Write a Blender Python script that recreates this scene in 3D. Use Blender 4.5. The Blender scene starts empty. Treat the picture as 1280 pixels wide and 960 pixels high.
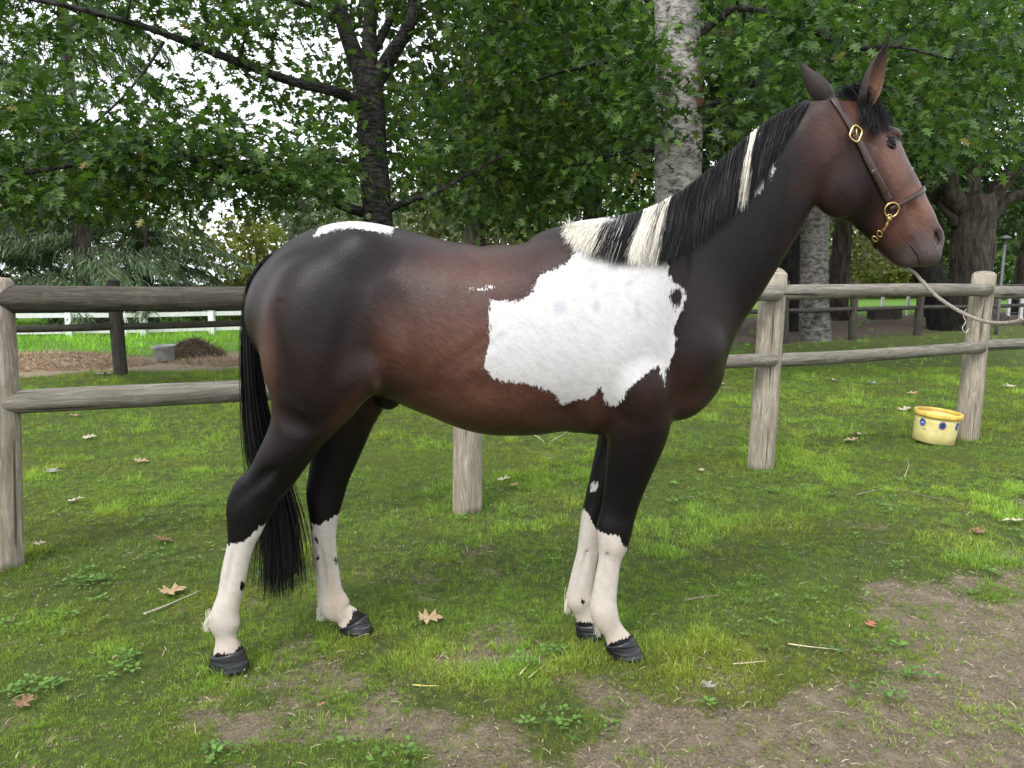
import bpy, math, random
import numpy as np
from mathutils import Vector, Matrix, Quaternion
from mathutils.bvhtree import BVHTree

# ------------------------------------------------------------------ camera, sky, sun, exposure
SC = bpy.context.scene
CAM_Z, PITCH, FPX = 1.40, math.radians(7.6), 961.0
cam = bpy.data.cameras.new('camera'); cam_o = bpy.data.objects.new('camera', cam)
SC.collection.objects.link(cam_o); SC.camera = cam_o
cam.sensor_width = 36.0; cam.lens = 36.0 * FPX / 1280.0
cam.clip_start = 0.05; cam.clip_end = 2000
cam_o.location = (0, 0, CAM_Z); cam_o.rotation_euler = (math.pi/2 - PITCH, 0, 0)

SUN_EL, SUN_AZ = math.radians(52), math.radians(205)      # azimuth clockwise from +Y: behind the camera, a little left
world = bpy.data.worlds.new('World'); SC.world = world; world.use_nodes = True
wn, wl = world.node_tree.nodes, world.node_tree.links
wn.clear()
sky = wn.new('ShaderNodeTexSky'); sky.sky_type = 'NISHITA'; sky.sun_disc = False
sky.sun_elevation = SUN_EL; sky.sun_rotation = SUN_AZ; sky.air_density = 1.0; sky.dust_density = 4.0; sky.ozone_density = 1.0
hs = wn.new('ShaderNodeHueSaturation'); hs.inputs['Saturation'].default_value = 0.30
mixw = wn.new('ShaderNodeMix'); mixw.data_type = 'RGBA'; mixw.inputs[0].default_value = 0.72   # an even cloud layer over the clear sky
mixw.inputs[7].default_value = (8.6, 8.95, 9.5, 1)
bgn = wn.new('ShaderNodeBackground'); bgn.inputs['Strength'].default_value = 0.14
wout = wn.new('ShaderNodeOutputWorld')
wl.new(sky.outputs[0], hs.inputs['Color']); wl.new(hs.outputs[0], mixw.inputs[6]); wl.new(mixw.outputs[2], bgn.inputs['Color']); wl.new(bgn.outputs[0], wout.inputs[0])

sun = bpy.data.lights.new('sun', 'SUN'); sun.energy = 1.5; sun.angle = math.radians(14); sun.color = (1.0, 0.96, 0.9)
sun_o = bpy.data.objects.new('sun', sun); SC.collection.objects.link(sun_o)
sd = Vector((math.sin(SUN_AZ)*math.cos(SUN_EL), math.cos(SUN_AZ)*math.cos(SUN_EL), math.sin(SUN_EL)))
sun_o.rotation_euler = sd.to_track_quat('Z', 'Y').to_euler(); sun_o.location = (0, 0, 30)

SC.view_settings.view_transform = 'Standard'; SC.view_settings.look = 'None'
SC.view_settings.exposure = 0.80; SC.view_settings.gamma = 1.0; SC.view_settings.use_curve_mapping = False

# ------------------------------------------------------------------ helpers
COL = SC.collection
rng = np.random.default_rng(7); random.seed(7)
CP, SP = math.cos(PITCH), math.sin(PITCH)
def P(px, py, Y):
    """photo pixel -> point at distance Y in front of the camera"""
    a, b = (px-640.0)/FPX, (480.0-py)/FPX
    dy, dz = CP + b*SP, -SP + b*CP
    t = Y/dy
    return np.array([t*a, Y, CAM_Z + t*dz])
def G(px, py, z=0.0):
    """photo pixel -> point on the ground at height z"""
    a, b = (px-640.0)/FPX, (480.0-py)/FPX
    dy, dz = CP + b*SP, -SP + b*CP
    t = (z-CAM_Z)/dz
    return np.array([t*a, t*dy, z])
def PIX(p):
    """points (n,3) -> photo pixels (n,2)"""
    p = np.asarray(p, float)
    zc = p[:, 1]*CP - (p[:, 2]-CAM_Z)*SP
    yc = p[:, 1]*SP + (p[:, 2]-CAM_Z)*CP
    return np.stack([640+FPX*p[:, 0]/zc, 480-FPX*yc/zc], 1)

def hash2(ix, iy, seed=0):
    h = (ix.astype(np.int64)*374761393 + iy.astype(np.int64)*668265263 + seed*1442695041) & 0x7fffffff
    h = ((h ^ (h >> 13))*1274126177) & 0x7fffffff
    return ((h ^ (h >> 16)) & 0xffff)/65535.0
def vnoise(x, y, seed=0):
    ix, iy = np.floor(x), np.floor(y); fx, fy = x-ix, y-iy
    fx = fx*fx*(3-2*fx); fy = fy*fy*(3-2*fy)
    a, b = hash2(ix, iy, seed), hash2(ix+1, iy, seed)
    c, d = hash2(ix, iy+1, seed), hash2(ix+1, iy+1, seed)
    return (a*(1-fx)+b*fx)*(1-fy)+(c*(1-fx)+d*fx)*fy
def fbm(x, y, seed=0, oct=4):
    s, a, t = 0, 0.5, 0
    for k in range(oct):
        s = s + a*vnoise(x*2**k+17*k, y*2**k-9*k, seed+k); t += a; a *= 0.55
    return s/t
def sstep(a, b, x):
    t = np.clip((x-a)/(b-a), 0, 1); return t*t*(3-2*t)
def nrm(v):
    return v/np.maximum(np.linalg.norm(v, axis=-1, keepdims=True), 1e-9)

def make_mesh(name, V, F, smooth=True, attrs=None, mats=()):
    """V (n,3); F a list of (m,k) index arrays; attrs {name: (n,) or (n,3) per-vertex values}"""
    V = np.asarray(V, np.float32); F = [np.asarray(f, np.int32) for f in F if len(f)]
    me = bpy.data.meshes.new(name)
    me.vertices.add(len(V)); me.vertices.foreach_set('co', V.ravel())
    loops = np.concatenate([f.ravel() for f in F]); sizes = np.concatenate([np.full(len(f), f.shape[1], np.int32) for f in F])
    starts = np.concatenate([[0], np.cumsum(sizes)[:-1]]).astype(np.int32)
    me.loops.add(len(loops)); me.loops.foreach_set('vertex_index', loops)
    me.polygons.add(len(sizes)); me.polygons.foreach_set('loop_start', starts)
    me.polygons.foreach_set('use_smooth', np.full(len(sizes), smooth))
    me.update(calc_edges=True)
    for k, v in (attrs or {}).items():
        v = np.asarray(v, np.float32)
        if v.ndim == 1:
            at = me.attributes.new(k, 'FLOAT', 'POINT'); at.data.foreach_set('value', v)
        else:
            at = me.attributes.new(k, 'FLOAT_VECTOR', 'POINT'); at.data.foreach_set('vector', v.ravel())
    for m in mats: me.materials.append(m)
    return me
def obj(name, me, parent=None, label=None, category=None, group=None, kind=None, loc=None, rot=None):
    o = bpy.data.objects.new(name, me); COL.objects.link(o)
    if parent is not None: o.parent = parent
    if label: o['label'] = label
    if category: o['category'] = category
    if group: o['group'] = group
    if kind: o['kind'] = kind
    if loc is not None: o.location = [float(c) for c in loc]
    if rot is not None: o.rotation_euler = rot
    return o
def merge(parts):
    """[(V, [F..])] -> V, [F..]"""
    V, F, n = [], [], 0
    for v, fs in parts:
        V.append(np.asarray(v, float))
        for f in fs: F.append(np.asarray(f, int)+n)
        n += len(v)
    return np.concatenate(V), F
def catmull(pts, n):
    pts = np.asarray(pts, float); m = len(pts)
    Q = np.vstack([2*pts[0]-pts[1], pts, 2*pts[-1]-pts[-2]]); out = []
    for i in range(m-1):
        p0, p1, p2, p3 = Q[i:i+4]
        for k in range(n):
            t = k/n
            out.append(0.5*((2*p1)+(p2-p0)*t+(2*p0-5*p1+4*p2-p3)*t*t+(3*p1-p0-3*p2+p3)*t**3))
    out.append(pts[-1]); return np.array(out)
def frames(pts):
    pts = np.asarray(pts, float)
    T = nrm(np.gradient(pts, axis=0)); ref = np.array([0, 0, 1.0]) if abs(T[0, 2]) < 0.9 else np.array([1.0, 0, 0])
    N = np.zeros_like(T); n = ref
    for i in range(len(T)):
        n = n - T[i]*np.dot(n, T[i]); n = n/max(np.linalg.norm(n), 1e-9); N[i] = n
    return T, N, np.cross(T, N)
def tube(pts, rad, sides=8, caps=True, aspect=1.0, lump=0.0, seed=0):
    pts = np.asarray(pts, float); m = len(pts); rad = np.broadcast_to(np.asarray(rad, float), (m,))
    T, N, B = frames(pts)
    a = np.linspace(0, 2*np.pi, sides, endpoint=False)
    R = rad[:, None]*np.ones((1, sides))
    if lump:
        r = np.random.default_rng(seed); k = r.uniform(0, 6.28, 6)
        s = np.linspace(0, 1, m)[:, None]*m*0.5
        R = R*(1+lump*(np.sin(2*a[None]+k[0]+0.6*s)+np.sin(3*a[None]+k[1]-0.9*s)+0.7*np.sin(5*a[None]+k[2]+0.7*s)+0.8*np.sin(1.3*s+k[3]))*0.5)
    V = pts[:, None]+R[..., None]*(np.cos(a)[None, :, None]*N[:, None]+aspect*np.sin(a)[None, :, None]*B[:, None])
    V = V.reshape(-1, 3)
    i, j = np.meshgrid(np.arange(m-1), np.arange(sides), indexing='ij'); j2 = (j+1) % sides
    F = np.stack([i*sides+j, i*sides+j2, (i+1)*sides+j2, (i+1)*sides+j], -1).reshape(-1, 4)
    Fs = [F]
    if caps:
        V = np.vstack([V, pts[0], pts[-1]]); n = len(V); jj = np.arange(sides)
        Fs.append(np.stack([np.full(sides, n-2), (jj+1) % sides, jj], 1))
        Fs.append(np.stack([np.full(sides, n-1), (m-1)*sides+jj, (m-1)*sides+(jj+1) % sides], 1))
    return V, Fs
def box(x0, x1, y0, y1, z0, z1):
    V = np.array([[x, y, z] for z in (z0, z1) for y in (y0, y1) for x in (x0, x1)], float)
    return V, [np.array([[0, 2, 3, 1], [4, 5, 7, 6], [0, 1, 5, 4], [2, 6, 7, 3], [0, 4, 6, 2], [1, 3, 7, 5]])]
def lathe(prof, sides=32, ax=None):
    prof = np.asarray(prof, float); m = len(prof); a = np.linspace(0, 2*np.pi, sides, endpoint=False)
    V = np.stack([prof[:, 0:1]*np.cos(a), prof[:, 0:1]*np.sin(a), np.repeat(prof[:, 1:2], sides, 1)], -1).reshape(-1, 3)
    i, j = np.meshgrid(np.arange(m-1), np.arange(sides), indexing='ij'); j2 = (j+1) % sides
    return V, [np.stack([i*sides+j, i*sides+j2, (i+1)*sides+j2, (i+1)*sides+j], -1).reshape(-1, 4)]

# ---- materials
class N:
    """tiny node-tree writer"""
    def __init__(s, name):
        s.m = bpy.data.materials.new(name); s.m.use_nodes = True
        s.t = s.m.node_tree; s.n = s.t.nodes; s.b = s.n['Principled BSDF']; s.out = s.n['Material Output']
    def new(s, t, **kw):
        nd = s.n.new('ShaderNode'+t)
        for k, v in kw.items(): setattr(nd, k, v)
        return nd
    def set(s, sock, v):
        if hasattr(v, 'links') and hasattr(v, 'is_output'): s.t.links.new(v, sock)
        else:
            if isinstance(v, (tuple, list)) and len(v) == 3 and sock.type == 'RGBA': v = (*v, 1)
            sock.default_value = v
    def attr(s, name, fac=True):
        a = s.new('Attribute', attribute_name=name); return a.outputs['Fac'] if fac else a.outputs['Vector']
    def coord(s, which='Object', scale=(1, 1, 1)):
        c = s.new('TexCoord'); mp = s.new('Mapping'); s.t.links.new(c.outputs[which], mp.inputs[0]); mp.inputs['Scale'].default_value = scale; return mp.outputs[0]
    def noise(s, vec, scale, detail=4, rough=0.55, dist=0.0):
        nd = s.new('TexNoise'); s.t.links.new(vec, nd.inputs['Vector']); nd.inputs['Scale'].default_value = scale
        nd.inputs['Detail'].default_value = detail; nd.inputs['Roughness'].default_value = rough; nd.inputs['Distortion'].default_value = dist; return nd.outputs['Fac']
    def vor(s, vec, scale, feature='F1'):
        nd = s.new('TexVoronoi', feature=feature); s.t.links.new(vec, nd.inputs['Vector']); nd.inputs['Scale'].default_value = scale; return nd.outputs['Distance']
    def math(s, op, a, b=0.0, clamp=False):
        nd = s.new('Math', operation=op, use_clamp=clamp); s.set(nd.inputs[0], a); s.set(nd.inputs[1], b); return nd.outputs[0]
    def ramp(s, fac, stops):
        nd = s.new('ValToRGB'); s.t.links.new(fac, nd.inputs[0]); e = nd.color_ramp.elements
        while len(e) < len(stops): e.new(0.5)
        for i, (p, c) in enumerate(stops): e[i].position = p; e[i].color = (*c, 1) if len(c) == 3 else c
        return nd.outputs[0]
    def step(s, fac, a, b):
        nd = s.new('MapRange', interpolation_type='SMOOTHSTEP'); s.set(nd.inputs[0], fac); s.set(nd.inputs[1], a); s.set(nd.inputs[2], b); return nd.outputs[0]
    def mix(s, fac, a, b, mode='MIX'):
        nd = s.new('Mix', data_type='RGBA', blend_type=mode); s.set(nd.inputs[0], fac); s.set(nd.inputs[6], a); s.set(nd.inputs[7], b); return nd.outputs[2]
    def bump(s, h, strength=0.5, dist=0.01, chain=None):
        nd = s.new('Bump'); nd.inputs['Strength'].default_value = strength; nd.inputs['Distance'].default_value = dist
        s.t.links.new(h, nd.inputs['Height'])
        if chain is not None: s.t.links.new(chain, nd.inputs['Normal'])
        return nd.outputs[0]
    def fin(s, color=None, rough=None, normal=None, spec=None, metal=None, sheen=None):
        b = s.b.inputs
        if color is not None: s.set(b['Base Color'], color)
        if rough is not None: s.set(b['Roughness'], rough)
        if normal is not None: s.set(b['Normal'], normal)
        if spec is not None: s.set(b['Specular IOR Level'], spec)
        if metal is not None: s.set(b['Metallic'], metal)
        if sheen is not None: s.set(b['Sheen Weight'], sheen)
        return s.m
def plain(name, color, rough=0.6, metal=0.0, spec=0.5, nscale=30.0, var=0.25, bumpd=0.002, stretch=(1, 1, 1)):
    k = N(name); c = k.coord('Object', stretch); f = k.noise(c, nscale)
    dark = tuple(x*(1-var) for x in color); lite = tuple(min(1, x*(1+var)) for x in color)
    col = k.ramp(f, [(0.3, dark), (0.7, lite)])
    return k.fin(col, rough, k.bump(f, 0.4, bumpd), spec, metal)
# ================================================================== ground
def fence2_d(x, y): return (y-(11.4+0.506*(x+5.84)))*0.892          # metres behind the back fence
def gz(x, y):
    x, y = np.asarray(x, float), np.asarray(y, float)
    z = 0.022*(fbm(x*1.7, y*1.7, 3, 3)-0.5)+0.010*(fbm(x*9, y*9, 5, 2)-0.5)
    z = z-0.38*sstep(17, 25, y)*sstep(2, -4, x)+0.24*np.exp(-((x-13.6)/4.0)**2-((y-23.5)/3.0)**2)
    z = z+0.05*(fbm(x*.35, y*.35, 8, 2)-0.5)*sstep(4, 9, np.abs(y))
    return z
def dirt(x, y):
    n = fbm(x*2.1, y*2.1, 21, 4); n2 = fbm(x*.8+5, y*.8, 31, 3); n3 = fbm(x*7, y*7, 41, 2)
    b = -0.215+0.07*sstep(3.5, 2.4, y)+0.13*sstep(2.75, 2.0, y)*sstep(-.9, .4, x)+0.06*sstep(2.75, 2.0, y)+0.28*sstep(0.55, 1.9, x-0.40*(y-2.2))*sstep(4.3, 2.6, y)+0.13*sstep(0.8, 2.6, x)*sstep(5.4, 3.6, y)+0.08*sstep(4.2, 3.0, y)
    b = b-0.2*np.exp(-((x-.85)/.30)**2-((y-3.15)/.25)**2)
    return sstep(0.42, 0.80, 0.50*n+0.25*n2+0.40*n3+b+0.0)
def bare_far(x, y):
    d = fence2_d(x, y); n = fbm(x*.9, y*.9, 51, 3)
    left = sstep(0.2, .7, d+(n-.5)*1.2)*sstep(3.4, 2.6, d+(n-.5)*1.6)*sstep(2.5, 0.5, x)
    right = sstep(0.0, .8, d+(n-.5)*1.0)*sstep(11, 8.5, d+(n-.5)*2)*sstep(1.0, 3.0, x)
    return np.maximum(left, right), right
def axis(lo, f0, f1, hi, step, g):
    a = list(np.arange(f0, f1, step)); s = step
    while a[-1] < hi: s *= g; a.append(a[-1]+s)
    s = step; b = [f0]
    while b[-1] > lo: s *= g; b.append(b[-1]-s)
    return np.array(b[:0:-1]+a)
gx, gy = axis(-300, -3.6, 4.6, 300, 0.034, 1.13), axis(-40, 1.6, 7.2, 420, 0.034, 1.085)
X, Y = np.meshgrid(gx, gy, indexing='ij'); Z = gz(X, Y); D = dirt(X, Y); Z = Z-0.012*D+0.012*D*(fbm(X*22, Y*22, 77, 2)-.5)
BF, RL = bare_far(X, Y)
n1, n2 = X.shape; ii, jj = np.meshgrid(np.arange(n1-1), np.arange(n2-1), indexing='ij')
gF = np.stack([ii*n2+jj, (ii+1)*n2+jj, (ii+1)*n2+jj+1, ii*n2+jj+1], -1).reshape(-1, 4)
k = N('ground_soil_and_turf'); c = k.coord('Object')
fine, med, big = k.noise(c, 90, 5, .7), k.noise(c, 12, 5, .6), k.noise(c, 1.6, 4, .55)
soil = k.ramp(fine, [(.28, (.075, .060, .040)), (.5, (.215, .175, .120)), (.75, (.40, .335, .245))]); soil = k.mix(k.step(med, .45, .75), soil, (.34, .275, .195))
soil = k.mix(k.math('MULTIPLY', k.step(k.noise(c, 300, 4, .8), .55, .3), .6), soil, (.05, .038, .026)); pebble = k.vor(c, 55); soil = k.mix(k.math('MULTIPLY', k.step(pebble, .22, .10), .35), soil, (.33, .30, .27))
turf = k.ramp(med, [(.3, (.040, .060, .012)), (.55, (.070, .105, .020)), (.8, (.120, .145, .045))]); vf = k.noise(c, 240, 4, .8); turf = k.mix(k.math('MULTIPLY', k.step(vf, .45, .75), .75), turf, (.155, .15, .06)); turf = k.mix(k.math('MULTIPLY', k.step(vf, .45, .25), .7), turf, (.018, .024, .007)); turf = k.mix(k.math('MULTIPLY', k.step(fine, .5, .8), .5), turf, (.14, .125, .06))
far = k.attr('fargrass'); turf = k.mix(far, turf, k.ramp(med, [(.3, (.07, .15, .022)), (.7, (.125, .24, .04))]))
moss = k.math('MULTIPLY', k.step(big, .56, .68), .5); turf = k.mix(moss, turf, (.11, .145, .02))
straw = k.ramp(fine, [(.3, (.19, .14, .095)), (.7, (.46, .37, .27))]); litter = k.ramp(fine, [(.3, (.045, .034, .028)), (.7, (.17, .125, .10))])
dm = k.step(k.math('ADD', k.attr('dirt'), k.math('MULTIPLY', k.math('SUBTRACT', k.noise(c, 42, 6, .8), .5), 1.9)), .30, .70); col = k.mix(dm, turf, soil); col = k.mix(k.attr('bare'), col, straw); col = k.mix(k.attr('litter'), col, litter)
hh = k.math('ADD', k.math('ADD', fine, k.math('MULTIPLY', k.noise(c, 260, 3, .7), .6)), k.math('MULTIPLY', med, .8))
M_ground = k.fin(col, .95, k.bump(hh, .9, .02), .2)
fg = sstep(3.0, 3.8, fence2_d(X, Y))*sstep(1.5, -.5, X)+sstep(9, 11, fence2_d(X, Y))
obj('ground', make_mesh('ground', np.stack([X, Y, Z], -1).reshape(-1, 3), [gF], True, dict(dirt=D.ravel(), bare=(BF*(1-RL)).ravel(), litter=RL.ravel(), fargrass=np.clip(fg, 0, 1).ravel()), [M_ground]), kind='structure')

# ---- grass: one mass of blades
def sample_pts(n, y0, y1, margin=0.6):
    u = rng.uniform(size=n); y = np.sqrt(y0*y0+u*(y1*y1-y0*y0)); x = rng.uniform(-1, 1, n)*(y*.70+margin); return x, y
def foliage_mat(name, trans=.35, rough=.5, spec=.35, cname='col', gain=1.0):
    k = N(name); colr = k.attr(cname, False)
    tr = k.new('BsdfTranslucent'); k.t.links.new(k.mix(1.0, colr, (1.15*gain, 1.25*gain, .7*gain), 'MULTIPLY'), tr.inputs[0])
    k.fin(colr, rough, None, spec); mx = k.new('MixShader'); mx.inputs[0].default_value = trans
    k.t.links.new(k.b.outputs[0], mx.inputs[1]); k.t.links.new(tr.outputs[0], mx.inputs[2]); k.t.links.new(mx.outputs[0], k.out.inputs[0]); return k.m
M_grass = foliage_mat('grass_blades', .30, .55, .25)
def grass_mat():
    k = N('grass_tufts'); colr = k.attr('col', False); a = k.new('Attribute', attribute_name='tint', attribute_type='INSTANCER'); cc = k.mix(1.0, colr, a.outputs['Vector'], 'MULTIPLY')
    tr = k.new('BsdfTranslucent'); k.t.links.new(k.mix(1.0, cc, (1.1, 1.2, .7), 'MULTIPLY'), tr.inputs[0]); k.fin(cc, .55, None, .25); mx = k.new('MixShader'); mx.inputs[0].default_value = .3
    k.t.links.new(k.b.outputs[0], mx.inputs[1]); k.t.links.new(tr.outputs[0], mx.inputs[2]); k.t.links.new(mx.outputs[0], k.out.inputs[0]); return k.m
M_tuft = grass_mat()
tufts = bpy.data.collections.new('tuft_shapes')
for vi in range(6):
    r = np.random.default_rng(900+vi); nb = 26; rad = .030; x, y = r.normal(0, rad*.6, nb), r.normal(0, rad*.6, nb); h = .030*r.gamma(5, .2, nb)*(1.0, 1.25, .75, .9, 1.5, .6)[vi]; w = .0013*r.uniform(.7, 1.5, nb); ln = r.uniform(.15, 1.0, nb)
    dead = r.uniform(size=nb) < (.14, .10, .30, .18, .08, .38)[vi]; ln = np.where(dead, r.uniform(1.2, 2.4, nb), ln); a, la = r.uniform(0, 6.28, nb), np.arctan2(y, x)+r.normal(0, .9, nb)
    s_ = np.stack([np.cos(a), np.sin(a), 0*a], 1); ld = np.stack([np.cos(la), np.sin(la), 0*a], 1); b = np.stack([x, y, 0*x-.004], 1); up = np.array([0, 0, 1.0]); H_, W_, L_n = h[:, None], w[:, None], ln[:, None]; rise = np.where(dead[:, None], .16, np.maximum(1-.35*L_n, .3))
    m_ = b+up*H_*rise*.62+ld*H_*L_n*.35; t = b+up*H_*rise+ld*H_*L_n; V = np.stack([b-s_*W_, b+s_*W_, m_-s_*W_*.75, m_+s_*W_*.75, t], 1).reshape(-1, 3); i_ = np.arange(nb)*5
    u = r.uniform(size=(nb, 1)); c = np.array([.085, .145, .018])*(1-u)+np.array([.27, .42, .065])*u; c = np.where(dead[:, None], np.array([.34, .27, .15])*(.45+.7*u), c)
    me = make_mesh('tuft', V, [np.stack([i_, i_+1, i_+3, i_+2], 1), np.stack([i_+2, i_+3, i_+4], 1)], False, dict(col=np.repeat(c, 5, 0)), [M_tuft]); tufts.objects.link(bpy.data.objects.new('tuft_%d' % vi, me))
pts, scl, tin = [], [], []
for (n, y0, y1, sc) in ((60000, 1.7, 3.4, .45), (60000, 3.4, 6.4, .62), (56000, 6.4, 12.6, .95), (16000, 12.6, 38, 4.0)):
    x, y = sample_pts(n, y0, y1, .8); bf, _ = bare_far(x, y); d = dirt(x, y); dd = fence2_d(x, y)
    g = fbm(x*6, y*6, 81, 3); tuft = sstep(.56, .70, fbm(x*2.6, y*2.6, 91, 3))
    keep = rng.uniform(size=n) < np.clip((1-d*.82)*(1-.97*bf)*(.42+.8*sstep(.36, .62, g)), 0, 1)
    x, y, tuft, d, dd = x[keep], y[keep], tuft[keep], d[keep], dd[keep]; n = len(x); post = np.zeros(n)
    for pxx, pyy in ((-2.5, 3.64), (-.27, 4.57), (1.89, 5.68), (4.10, 6.79), (3.68, 6.62), (-.97, 2.63), (-.58, 2.95), (.41, 2.73), (.28, 2.89)): post = np.maximum(post, np.exp(-(((x-pxx)**2+(y-pyy)**2)/.22**2)))
    s1 = sc*rng.uniform(.6, 1.25, n)*(.8+.65*tuft)*(1-.25*d)*(1+.6*post); s1 = np.where((y0 > 12) & (dd < 1.5), s1*.35, s1)
    pts.append(np.stack([x, y, gz(x, y)-.003], 1)); scl.append(s1)
    v = fbm(x*1.1, y*1.1, 61, 3); brn = sstep(.50, .66, fbm(x*1.9+3, y*1.9, 71, 4))[:, None]; yel = sstep(.46, .66, fbm(x*.7, y*.7+9, 75, 3))[:, None]
    tt = (.72+.75*v)[:, None]*np.array([1.0, 1.0, 1.0])*(1+.25*tuft[:, None]); tt = tt*(1-.5*yel)+tt*np.array([1.15, 1.05, .9])*.5*yel; tt = tt*(1-.55*brn)+tt*np.array([1.15, .80, .95])*.55*brn
    if y0 > 12: tt = tt*np.array([.95, 1.25, .9])
    tin.append(tt*rng.uniform(.8, 1.2, (n, 1)))
pts, scl, tin = np.concatenate(pts), np.concatenate(scl), np.concatenate(tin)
gme = bpy.data.meshes.new('grass'); gme.vertices.add(len(pts)); gme.vertices.foreach_set('co', pts.astype(np.float32).ravel())
for nm, arr, tp in (('scl', scl, 'FLOAT'), ('rotz', rng.uniform(0, 6.28, len(pts)), 'FLOAT')):
    at = gme.attributes.new(nm, tp, 'POINT'); at.data.foreach_set('value', arr.astype(np.float32))
at = gme.attributes.new('tint', 'FLOAT_VECTOR', 'POINT'); at.data.foreach_set('vector', tin.astype(np.float32).ravel())
go = obj('grass', gme, None, 'short green lawn grass thinning to bare soil in the foreground', 'grass', None, 'stuff')
ng = bpy.data.node_groups.new('grow_grass', 'GeometryNodeTree'); ng.interface.new_socket('Geometry', in_out='INPUT', socket_type='NodeSocketGeometry'); ng.interface.new_socket('Geometry', in_out='OUTPUT', socket_type='NodeSocketGeometry')
gi, gout, iop, ci = ng.nodes.new('NodeGroupInput'), ng.nodes.new('NodeGroupOutput'), ng.nodes.new('GeometryNodeInstanceOnPoints'), ng.nodes.new('GeometryNodeCollectionInfo')
ci.inputs['Collection'].default_value = tufts; ci.inputs['Separate Children'].default_value = True; ci.inputs['Reset Children'].default_value = True; iop.inputs['Pick Instance'].default_value = True
na, nb_, cx = ng.nodes.new('GeometryNodeInputNamedAttribute'), ng.nodes.new('GeometryNodeInputNamedAttribute'), ng.nodes.new('ShaderNodeCombineXYZ'); na.data_type = nb_.data_type = 'FLOAT'; na.inputs[0].default_value = 'scl'; nb_.inputs[0].default_value = 'rotz'
e2r = ng.nodes.new('FunctionNodeEulerToRotation')
for a, b in ((gi.outputs[0], iop.inputs['Points']), (ci.outputs[0], iop.inputs['Instance']), (na.outputs[0], iop.inputs['Scale']), (nb_.outputs[0], cx.inputs[2]), (cx.outputs[0], e2r.inputs[0]), (e2r.outputs[0], iop.inputs['Rotation']), (iop.outputs[0], gout.inputs[0])): ng.links.new(a, b)
go.modifiers.new('grow', 'NODES').node_group = ng
# broad-leaved weeds and clover among the grass
def discs(x, y, n_leaf, R, size):
    Vs, Fs, Cs = [], [], []; base = 0
    for i in range(len(x)):
        z = float(gz(x[i], y[i])); a0 = random.random()*6.28; col = np.array([.11, .21, .045])*random.uniform(.7, 1.35)
        for q_ in range(n_leaf):
            a = a0+q_*2*math.pi/n_leaf+random.uniform(-.4, .4); r_ = R*random.uniform(.4, 1.1); s = size*random.uniform(.6, 1.2)
            c = np.array([x[i]+math.cos(a)*r_, y[i]+math.sin(a)*r_, z+random.uniform(.012, .035)]); dv = np.array([math.cos(a), math.sin(a), random.uniform(-.2, .5)]); sv = np.array([-math.sin(a), math.cos(a), random.uniform(-.3, .3)])
            v = [c-dv*s, c-dv*s*.3+sv*s*.62, c+dv*s*.45+sv*s*.55, c+dv*s, c+dv*s*.45-sv*s*.55, c-dv*s*.3-sv*s*.62]
            Vs += v; Fs.append([base, base+1, base+2, base+3, base+4, base+5]); Cs += [col*random.uniform(.85, 1.15)]*6; base += 6
    return np.array(Vs), [np.array(Fs)], np.array(Cs)
x, y = sample_pts(900, 1.9, 5.5, .2); cl_ = fbm(x*1.6, y*1.6, 101, 3); kp = (cl_ > .52) & (dirt(x, y) < .6); x, y = x[kp], y[kp]
spots = [G(px, py)[:2] for px, py in ((110, 718), (100, 735), (155, 828), (160, 845), (30, 860), (50, 865), (270, 945), (690, 820), (660, 830), (705, 905), (120, 730), (750, 600), (1120, 880), (1150, 850))]
sx = np.concatenate([x]+[[s[0]+random.gauss(0, .03) for _ in range(5)] for s in spots]); sy = np.concatenate([y]+[[s[1]+random.gauss(0, .03) for _ in range(5)] for s in spots])
v, f, cc = discs(sx, sy, 6, .028, .0115)
obj('weeds', make_mesh('weeds', v, f, False, dict(col=cc), [M_grass]), None, 'small round-leaved clover and weeds scattered through the lawn', 'weeds', None, 'stuff')
# straw and chips on the soil
def litter_mesh(x, y, l0, w0):
    n = len(x); a = rng.uniform(0, 2*np.pi, n); z = gz(x, y)+rng.uniform(.004, .02, n); L = l0*rng.gamma(2.5, .4, n)
    d = np.stack([np.cos(a), np.sin(a), rng.normal(0, .12, n)], 1)*L[:, None]; s = np.stack([-np.sin(a), np.cos(a), rng.normal(0, .3, n)], 1)*(w0*rng.uniform(.5, 1.5, n))[:, None]; b = np.stack([x, y, z], 1)
    V = np.stack([b-d-s, b-d+s, b+s*.8+[0, 0, .003], b-s*.8+[0, 0, .003], b+d-s*.6, b+d+s*.6], 1).reshape(-1, 3); i = np.arange(n)*6
    r = rng.uniform(size=(n, 1)); col = np.array([.17, .125, .08])*(1-r)+np.array([.48, .40, .27])*r
    return V, [np.stack([i, i+3, i+2, i+1], 1), np.stack([i+3, i+4, i+5, i+2], 1)], np.repeat(col, 6, 0)
x, y = sample_pts(26000, 1.8, 5.6, .2); kp = rng.uniform(size=len(x)) < .16+.75*dirt(x, y); v, f, cc = litter_mesh(x[kp], y[kp], .0085, .0010)
k = N('dry_straw'); M_straw = k.fin(k.attr('col', False), .8, None, .2)
obj('straw_litter', make_mesh('straw_litter', v, f, False, dict(col=cc), [M_straw]), None, 'bits of dry straw and chips lying on the bare soil', 'straw', None, 'stuff')
x, y = sample_pts(7000, 1.8, 5.0, .2); kp = rng.uniform(size=len(x)) < .03+.9*dirt(x, y); x, y = x[kp], y[kp]; n = len(x)
oct_ = np.array([[1, 0, 0], [0, 1, 0], [-1, 0, 0], [0, -1, 0], [0, 0, .7], [0, 0, -.7], [.7, .7, .2], [-.7, .6, -.1], [-.6, -.7, .15], [.7, -.7, -.1]])
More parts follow.
